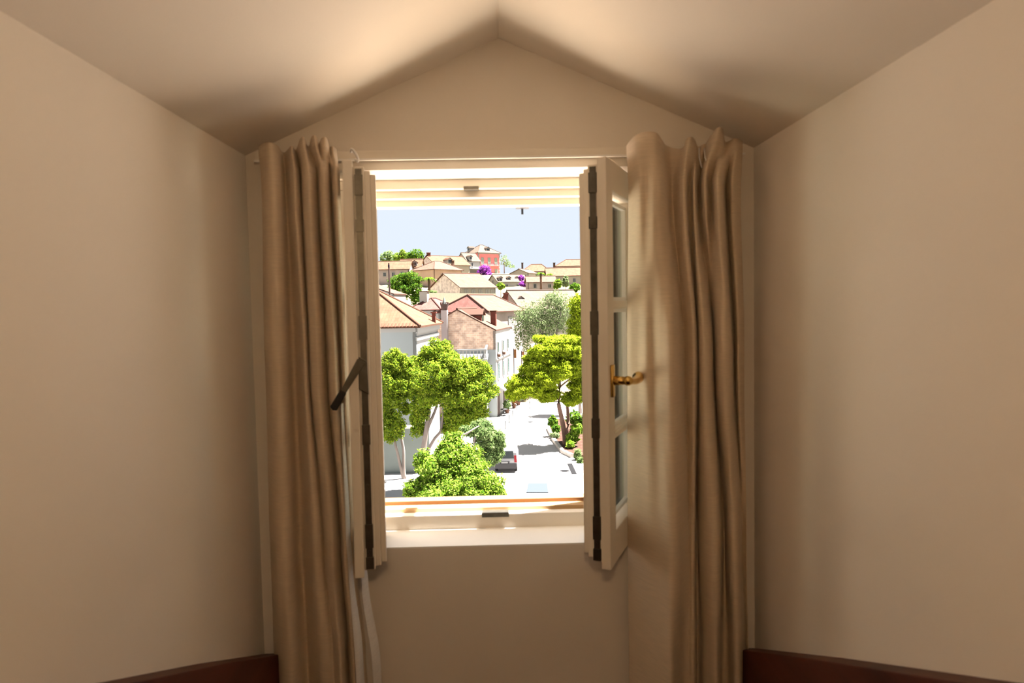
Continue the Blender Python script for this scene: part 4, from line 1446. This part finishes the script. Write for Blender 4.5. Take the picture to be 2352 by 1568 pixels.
# big pale-trunked tree
b0 = P(972, 1080, 49)
tree('pale_trunk_tree', 'large tree with pale forked trunk and dense lime green crown', (b0.x, 49, GZ),
     [([(b0.x, 49, GZ), tuple(P(972, 1050, 49)), tuple(P(977, 1000, 49)), tuple(P(984, 955, 49)), tuple(P(986, 930, 49)), tuple(P(990, 880, 49))], .24, .09),
      ([tuple(P(974, 1050, 49)), tuple(P(996, 1010, 49)), tuple(P(1012, 990, 49)), tuple(P(1016, 965, 49)), tuple(P(1022, 920, 49))], .12, .06),
      ([tuple(P(979, 990, 49)), tuple(P(990, 965, 49)), tuple(P(1002, 935, 49)), tuple(P(1010, 900, 49))], .12, .07)],
     [(1010, 812, 49.5, 36, 30), (975, 835, 49, 22, 36), (1000, 865, 48, 44, 36), (1050, 855, 48.4, 42, 40), (1085, 850, 49, 30, 34), (1112, 885, 49.4, 28, 40), (1075, 905, 48.6, 40, 36),
      (1035, 910, 48, 34, 30), (990, 905, 48, 34, 30), (1055, 955, 48.8, 38, 36), (1040, 980, 49.2, 26, 22), (1090, 940, 49, 30, 34), (960, 968, 49.2, 19, 42), (966, 930, 49, 26, 42), (1030, 835, 48.6, 36, 30), (1110, 850, 49.6, 18, 22)],
     72000, .086, 'leaf_lime', shell=.5, clump=11)
# tree at the edge with two bare stems
b0 = P(926, 1088, 52.5)
tree('twin_stem_tree', 'lime green tree on two bare slanting stems at the window edge', (b0.x, 52.5, GZ),
     [([(b0.x, 52.5, GZ), tuple(P(921, 1075, 52.5)), tuple(P(913, 1040, 52.5)), tuple(P(906, 1008, 52.5)), tuple(P(902, 960, 52.5))], .13, .08),
      ([(b0.x + .1, 52.5, GZ), tuple(P(927, 1070, 52.5)), tuple(P(927, 1035, 52.5)), tuple(P(922, 1005, 52.5)), tuple(P(915, 950, 52.5))], .14, .09)],
     [(905, 835, 52.5, 28, 30), (935, 850, 52.2, 28, 30), (890, 870, 52.4, 30, 50), (925, 885, 52, 34, 30), (945, 880, 52.4, 22, 28), (905, 915, 52, 24, 26), (905, 975, 52, 26, 30), (890, 985, 52.3, 26, 26), (932, 938, 52.6, 12, 18), (888, 940, 52.4, 18, 40)],
     38000, .086, 'leaf_lime', shell=.5, clump=11)
# pine beside the street
b0 = P(1296, 1012, 63)
tree('umbrella_pine', 'spreading yellow-green pine with reddish trunk beside the street', (b0.x, 63, GZ + .2),
     [([(b0.x + .1, 63, GZ), tuple(P(1297, 1000, 63)), tuple(P(1290, 960, 63)), tuple(P(1283, 925, 63)), tuple(P(1285, 880, 63)), tuple(P(1275, 830, 63))], .26, .12),
      ([tuple(P(1284, 905, 63)), tuple(P(1255, 880, 63)), tuple(P(1215, 872, 63))], .085, .04),
      ([tuple(P(1284, 890, 63)), tuple(P(1310, 870, 63.5)), tuple(P(1330, 865, 64))], .085, .04),
      ([tuple(P(1303, 1000, 64.5)), tuple(P(1305, 960, 64.5)), tuple(P(1300, 900, 64.5))], .2, .12)],
     [(1280, 795, 63, 50, 28), (1245, 815, 62.6, 34, 24), (1310, 800, 63, 34, 28), (1225, 850, 62.4, 34, 24), (1190, 885, 62.6, 32, 26), (1215, 890, 62, 40, 24), (1255, 870, 62, 34, 24), (1290, 850, 62, 34, 22),
      (1320, 845, 63, 26, 26), (1330, 890, 63.4, 28, 30), (1260, 905, 63, 30, 20), (1310, 915, 63.6, 26, 16), (1225, 830, 63, 24, 16), (1180, 900, 63, 20, 16), (1340, 830, 63, 30, 34), (1270, 830, 63.6, 44, 22)],
     64000, .105, 'leaf_pine', 'pinebark', stretch=1.9, shell=.35, up=.8, clump=12)
# olive tree behind the pine
b0 = P(1245, 830, 96)
tree('grey_olive_tree', 'loose grey-green olive tree with crooked branches behind the pine', (b0.x, 96, ST + 3),
     [([(b0.x, 96, ST), tuple(P(1250, 800, 96)), tuple(P(1245, 765, 96)), tuple(P(1228, 750, 95.6))], .3, .12),
      ([tuple(P(1275, 800, 96)), tuple(P(1282, 750, 96)), tuple(P(1288, 715, 96)), tuple(P(1282, 685, 96))], .16, .06),
      ([tuple(P(1286, 730, 96)), tuple(P(1275, 700, 96)), tuple(P(1255, 683, 96))], .07, .03)],
     [(1215, 720, 96, 34, 30), (1235, 745, 95.5, 36, 30), (1195, 745, 96, 20, 34), (1255, 705, 96, 34, 28), (1280, 690, 96.5, 34, 26), (1300, 720, 96.5, 30, 40), (1210, 770, 96, 20, 34), (1250, 775, 96.6, 34, 26), (1270, 740, 96.5, 30, 34), (1188, 790, 96.4, 9, 16), (1210, 800, 96.5, 10, 18)],
     12500, .125, 'leaf_olive', shell=.25, up=.2, clump=9)
# bright tree at the other window edge
b0 = P(1330, 780, 82)
tree('yellow_green_tree', 'bright yellow-green tree rising above the pine at the sash', (b0.x, 82, ST + 2),
     [([(b0.x, 82, ST), (b0.x, 82, P(1330, 760, 82).z)], .22, .1)],
     [(1325, 700, 82, 22, 26), (1332, 740, 82, 28, 34), (1318, 770, 82, 20, 24), (1345, 710, 82, 26, 40)],
     11000, .125, 'leaf_pine', shell=.4, clump=8)
# dense tree on the slope
b0 = P(930, 690, 138)
tree('dense_slope_tree', 'dense dark green tree above the orange hip roof', (b0.x, 138, rel(-3)),
     [([(b0.x, 138, rel(-4)), (b0.x, 138, P(930, 660, 138).z)], .3, .15)],
     [(915, 648, 138, 22, 18), (945, 640, 138, 24, 16), (925, 668, 137.5, 26, 20), (955, 665, 138, 18, 20), (900, 665, 138, 14, 18), (955, 685, 137, 14, 14), (910, 685, 138, 18, 12)],
     9000, .19, 'leaf_dark', shell=.5, clump=8)
# hilltop trees
for (nm, lab, bl, mt_) in (('hilltop_tree', 'round dark green tree on the skyline beside the gable chimney', [(955, 585, 236, 18, 12), (945, 590, 236, 12, 10), (966, 590, 236, 9, 9)], 'leaf_dark'),
                           ('hilltop_tree', 'pointed yellowish tree on the skyline', [(924, 583, 246, 7, 11), (914, 590, 246, 11, 9), (932, 588, 246, 8, 8)], 'leaf_bright'),
                           ('hilltop_tree', 'pale bushy tree on the skyline at the window edge', [(892, 585, 255, 10, 10), (902, 592, 255, 12, 8), (885, 592, 255, 14, 10)], 'leaf_grey')):
    q_ = P(bl[0][0], 602, bl[0][2])
    tree(nm, lab, (q_.x, q_.y, q_.z), [([(q_.x, q_.y, q_.z - 6), (q_.x, q_.y, q_.z + 1.5)], .25, .15)], bl, 900, .38, mt_, group='trees on the skyline')
q_ = P(1158, 610, 275)
tree('hilltop_tree', 'thin wispy tree on the skyline beside the red villa', (q_.x, q_.y, q_.z), [([(q_.x, q_.y, q_.z - 3), (q_.x, q_.y, q_.z + 3)], .2, .08)],
     [(1158, 598, 275, 9, 12), (1166, 606, 275, 8, 6), (1175, 611, 275, 9, 4)], 260, .32, 'leaf_grey', group='trees on the skyline')
# shrubs on the hill
for lab, bl, mt_, n_, sz in (('small green shrub beside the stone house corner', [(1150, 657, 160, 8, 7)], 'leaf_bright', 420, .3),
                             ('light green shrub in front of the pink two-window house', [(1282, 651, 165, 9, 9), (1279, 657, 165, 7, 6)], 'leaf_bright', 500, .3),
                             ('dark shrub beside the sash below the wide cream house', [(1320, 660, 150, 12, 10)], 'leaf_dark', 500, .3),
                             ('low green shrub under the palm by the stone wall', [(992, 672, 140, 10, 5)], 'leaf_grey', 350, .28),
                             ('tiny bush on the cream eave line', [(1263, 632, 188, 7, 3)], 'leaf_bright', 160, .3),
                             ('grey bush above the olive tree', [(1299, 647, 158, 7, 12)], 'leaf_olive', 350, .3)):
    q_ = P(bl[0][0], bl[0][1] + 8, bl[0][2])
    t_ = thing('shrub', lab, 'shrub', (q_.x, q_.y, q_.z), 'shrubs on the hillside')
    m = MB()
    m.tube([(q_.x, q_.y, q_.z - 3.0), (q_.x, q_.y, q_.z + .5)], [.12, .06], 6)
    m.build('stem', M['bark'], t_)
    leaves('foliage', [blob(*b) for b in bl], n_, sz, M[mt_], t_)
for lab, bl, n_ in (('purple bougainvillea in front of the red villa', [(1113, 618, 246, 12, 9), (1120, 630, 245.5, 9, 10), (1103, 628, 246, 10, 7)], 1100),
                    ('purple bougainvillea on the white house below the villa', [(1204, 652, 180, 11, 6), (1197, 638, 181, 6, 6)], 620)):
    q_ = P(bl[0][0], bl[0][1] + 18, bl[0][2])
    t_ = thing('bougainvillea', lab, 'flowering vine', (q_.x, q_.y, q_.z), 'purple bougainvilleas')
    m = MB()
    m.tube([(q_.x, q_.y, q_.z - 2), (q_.x, q_.y, q_.z + 1.5)], [.12, .06], 6)
    m.build('stem', M['bark'], t_)
    leaves('flowers', [blob(*b) for b in bl], n_, .36, M['bloom'], t_)


def palm(lab, px, pyt, pyb, Y, n, ln, rt):
    t_, b_ = P(px, pyt, Y), P(px, pyb, Y)
    o = thing('palm_tree', lab, 'palm tree', (b_.x, b_.y, b_.z), 'palms on the hillside')
    m = MB()
    m.tube([(b_.x, Y, b_.z - 3), (b_.x + .1, Y, (b_.z + t_.z) / 2), (t_.x, Y, t_.z)], [rt, rt * .85, rt * .9], 8)
    m.build('trunk', M['pinebark'], o, smooth=True)
    for k in range(n):
        an = 2 * math.pi * k / n + .3
        m = MB()
        last = None
        for i in range(7):
            s = i / 6
            c = Vector((t_.x, Y, t_.z)) + Vector((math.cos(an), math.sin(an), 0)) * ln * s + Vector((0, 0, ln * (.55 * s - .95 * s * s) + .1 * (k % 3)))
            sd = Vector((-math.sin(an), math.cos(an), 0)) * (.30 * ln * .3 * math.sin(math.pi * min(1, s + .12)) + .02)
            if last:
                m.poly([last[0], last[1], last[2] + Vector((0, 0, .0)), last[1]][:3] + [c]) if False else None
                m.poly([last[1] - last[3] - Vector((0, 0, .12)), last[1], c, c - sd - Vector((0, 0, .12))])
                m.poly([last[1], last[1] + last[3] - Vector((0, 0, .12)), c + sd - Vector((0, 0, .12)), c])
            last = (None, c, None, sd)
        m.build('frond', M['leaf_dark'], o)
    return o


palm('short palm with dark fronds beside the grey stone house', 985, 640, 664, 142, 15, 1.6, .3)
palm('tall bare palm trunk with small crown in front of the pink house', 1242, 628, 660, 165, 11, 1.3, .3)
# plants of the bed by the street
for lab, bl, mt_, n_, sz in (('dark green shrub on the bed at the kerb beside the pine', [(1270, 968, 68, 10, 12), (1277, 985, 67, 9, 10)], 'leaf_dark', 900, .17),
                             ('bright green shrub at the foot of the pine trunk', [(1315, 1005, 62, 15, 14), (1325, 985, 62, 14, 14), (1310, 1020, 61, 10, 8)], 'leaf_bright', 1300, .15),
                             ('dark hedge behind the pine trunk', [(1320, 960, 70, 18, 16), (1345, 975, 70, 16, 22)], 'leaf_dark', 1000, .18),
                             ('low clipped hedge beside the parking kerb', [(1327, 1045, 57.5, 8, 16), (1334, 1062, 56.5, 9, 14)], 'leaf_grey', 800, .13),
                             ('small leafy clump among the stones of the bed', [(1275, 1000, 66, 9, 7)], 'leaf_olive', 350, .15)):
    x_, y_ = bl[0][0], bl[0][2]
    q_ = P(x_, 900, y_)
    t_ = thing('shrub', lab, 'shrub', (q_.x, y_, GZ), 'plants of the street bed')
    m = MB()
    c_ = P(bl[0][0], bl[0][1], y_)
    m.tube([(c_.x, y_, GZ), (c_.x, y_, c_.z)], [.06, .03], 6)
    m.build('stem', M['bark'], t_)
    leaves('foliage', [blob(*b) for b in bl], n_, sz, M[mt_], t_)

# ---- street furniture
for i, (px_, py_) in enumerate(((1161, 985), (1170, 971), (1178, 960), (1188, 948), (1217, 938))):
    gx, gy = G(px_, py_)
    b_ = thing('bollard', ('bollard nearest to the van', 'second bollard from the van', 'third bollard from the van', 'fourth bollard from the van', 'lone bollard on the far bend of the street')[i] + ', slim and dark', 'bollard', (gx, gy, GZ), 'bollards along the pavement')
    m = MB()
    m.tube([(gx, gy, GZ), (gx, gy, GZ + .80)], .045, 10)
    m.build('post', M['bollard'], b_)
    m = MB()
    m.ball((gx, gy, GZ + .83), .06, 10, 6)
    m.build('knob', M['bollard'], b_)
for px_, py_, r_, lab in ((1218, 969, .34, 'pale manhole cover far up the street'), (1297, 1081, .36, 'dark round manhole cover in the sunlit street')):
    gx, gy = G(px_, py_)
    m = MB()
    m.tube([(gx, gy, GZ - .02), (gx, gy, GZ + .012)], r_, 24)
    tag(m.build('manhole_cover', M['castiron']), lab, 'manhole cover')
gx, gy = G(1316, 1072)
m = MB()
m.box(gx - .35, gx + .05, gy - 2.4, gy + 1.2, GZ - .02, GZ + .012)
tag(m.build('drain_grate', M['castiron']), 'long dark drain grate beside the low hedge', 'drain')


# ---- vehicles
def vehicle(name, label, cx, cy, rz, L, Wd, H0, prof, glassbits, kind):
    """prof: side outline (y along the length from the rear, z); body narrows towards the roof"""
    t = thing(name, label, 'car' if kind == 'car' else 'van', (cx, cy, GZ))
    c, s = math.cos(rz), math.sin(rz)
    W3 = lambda x, y, z: (cx + x * c - y * s, cy + x * s + y * c, GZ + z)
    half = lambda z: Wd / 2 * (1 - .13 * max(0, (z - .9) / (H0 - .9)) ** 1.3)
    m = MB()
    n = len(prof)
    lv = [W3(-half(z), y, z) for y, z in prof]
    rv = [W3(half(z), y, z) for y, z in prof]
    m.poly(lv)
    m.poly(list(reversed(rv)))
    for i in range(n):
        j = (i + 1) % n
        m.poly([lv[i], rv[i], rv[j], lv[j]])
    m.v = m.v
    body = m.build('body', M['carwhite'], t)
    bm = bmesh.new()
    bm.from_mesh(body.data)
    bmesh.ops.remove_doubles(bm, verts=bm.verts, dist=1e-4)
    bmesh.ops.recalc_face_normals(bm, faces=bm.faces)
    bmesh.ops.bevel(bm, geom=list(bm.edges), offset=.03, segments=2, affect='EDGES', clamp_overlap=True)
    bm.to_mesh(body.data)
    bm.free()
    for part, mt_, pts, off in glassbits:
        m = MB()
        q = [Vector(W3(*p)) for p in pts]
        nrm = (q[1] - q[0]).cross(q[2] - q[0]).normalized()
        m.hexa([p - nrm * .03 for p in q], [p + nrm * off for p in q])
        m.build(part, M[mt_], t)
    for x in (-1, 1):
        for y in (.75, L - .8):
            m = MB()
            a = Vector(W3(x * (Wd / 2 - .22), y, .31))
            b = Vector(W3(x * (Wd / 2 - .01), y, .31))
            m.tube([a, b], .31, 18)
            wh = m.build('wheel', M['tyre'], t, smooth=False)
            m = MB()
            m.tube([b - (b - a) * .02, b + (b - a).normalized() * .012], .19, 14)
            m.build('hubcap', M['steel'], wh)
    return t, W3


# van seen from behind: rear at y = 0
vx, vy = G(1166, 1085)
prof = [(0.0, .38), (0.0, .95), (.10, 1.55), (.22, 1.80), (.6, 1.86), (2.6, 1.84), (3.2, 1.25), (4.1, 1.0), (4.2, .75), (4.2, .38)]
vx -= .12
hw = .86
bits = [('rear_window', 'darkglass', [(-.62, .02, 1.10), (.62, .02, 1.10), (.57, .155, 1.66), (-.57, .155, 1.66)], .03),
        ('rear_bumper', 'bumper', [(-.85, -.06, .34), (.85, -.06, .34), (.85, -.03, .70), (-.85, -.03, .70)], .07),
        ('number_plate', 'plate', [(-.35, -.075, .74), (.15, -.075, .74), (.15, -.06, .86), (-.35, -.06, .86)], .03),
        ('plate_panel', 'bumper', [(-.45, -.02, .70), (.28, -.02, .70), (.28, -.02, .90), (-.45, -.02, .90)], .04),
        ('tail_lamp', 'redlamp', [(.66, .0, .80), (.86, .0, .80), (.81, .07, 1.32), (.64, .07, 1.32)], .05),
        ('tail_lamp', 'redlamp', [(-.86, .0, .80), (-.66, .0, .80), (-.64, .07, 1.32), (-.81, .07, 1.32)], .05)]
vehicle('van', 'white van seen from behind parked at the pavement', vx, vy, math.radians(-3), 4.2, 1.76, 1.86, prof, bits, 'van')
# white car facing the window, cut off by the sill
q_ = P(1228, 1120, 45.2)
prof = [(0.0, .40), (-.02, .62), (.25, .80), (1.05, .96), (1.85, 1.40), (2.2, 1.48), (3.2, 1.46), (3.95, .98), (4.05, .5), (4.05, .38)]
bits = [('windscreen', 'carglass', [(-.70, 1.08, 1.0), (.70, 1.08, 1.0), (.60, 1.80, 1.40), (-.60, 1.80, 1.40)], .02),
        ('side_window', 'darkglass', [(-.86, 1.6, 1.02), (-.75, 2.0, 1.38), (-.74, 3.0, 1.38), (-.84, 3.5, 1.02)], .03),
        ('side_window', 'darkglass', [(.84, 3.5, 1.02), (.74, 3.0, 1.38), (.75, 2.0, 1.38), (.86, 1.6, 1.02)], .03),
        ('head_lamp', 'plate', [(-.80, .10, .64), (-.50, .04, .64), (-.52, .14, .76), (-.80, .2, .76)], .04),
        ('head_lamp', 'plate', [(.50, .04, .64), (.80, .10, .64), (.80, .2, .76), (.52, .14, .76)], .04)]
vehicle('car', 'white car in the street half hidden by the window sill', q_.x, 45.2 - 2.3, math.radians(-6), 4.05, 1.8, 1.48, prof, bits, 'car')

# ---- cafe in front of the white street front
for i, (px_, py_, Y) in enumerate(((1157, 962, 80.9), (1168, 953, 84.5))):
    gx, gy = G(px_, 1000 if i == 0 else 985)
    gx, gy = P(px_, 900, Y).x, Y
    t_ = thing('cafe_table', ('dark cafe table nearest to the stone gable corner', 'dark cafe table farther along the white street front')[i], 'table', (gx, gy, GZ + .12), 'cafe tables on the pavement')
    m = MB()
    m.tube([(gx, gy, GZ + .84), (gx, gy, GZ + .88)], .42, 16)
    m.build('table_top', M['bumper'], t_)
    m = MB()
    m.tube([(gx, gy, GZ + .12), (gx, gy, GZ + .84)], .04, 8)
    m.build('leg', M['iron'], t_)
    m = MB()
    m.tube([(gx, gy, GZ + .12), (gx, gy, GZ + .16)], .25, 12)
    m.build('base', M['iron'], t_)
for i, (px_, Y, mt_) in enumerate(((1164, 82.6, 'leaf_grey'), (1180, 86.5, 'leaf_pine'), (1190, 89, 'leaf_olive'))):
    x_ = P(px_, 900, Y).x
    t_ = thing('potted_plant', ('leafy potted plant between the cafe tables', 'orange flowering potted plant beyond the cafe tables', 'greyish potted plant farthest along the cafe front')[i], 'plant', (x_, Y, GZ + .12), 'potted plants of the cafe')
    m = MB()
    m.tube([(x_, Y, GZ + .12), (x_, Y, GZ + .62)], [.22, .30], 14)
    m.build('pot', M['terracotta'], t_)
    leaves('foliage', [((x_, Y, GZ + 1.15), (.45, .45, .6))], 260, .13, M['orange'] if i == 1 else M[mt_], t_)
for i, (px_, pyt, pyb, Y) in enumerate(((1183, 802, 822, 95), (1201, 807, 815, 93))):
    a, b = P(px_, pyt, Y), P(px_, pyb, Y)
    t_ = thing('banner', ('long orange banner hanging above the narrow lane', 'short orange banner beside the olive trunk')[i], 'banner', (a.x, Y, ST), 'orange banners')
    m = MB()
    m.tube([(a.x - .2, Y + .05, ST), (a.x - .2, Y + .05, a.z + .1)], .05, 8)
    m.build('pole', M['iron'], t_)
    m = MB()
    m.box(a.x - .15, a.x + .15, Y, Y + .02, b.z, a.z)
    m.build('cloth', M['orange'], t_)
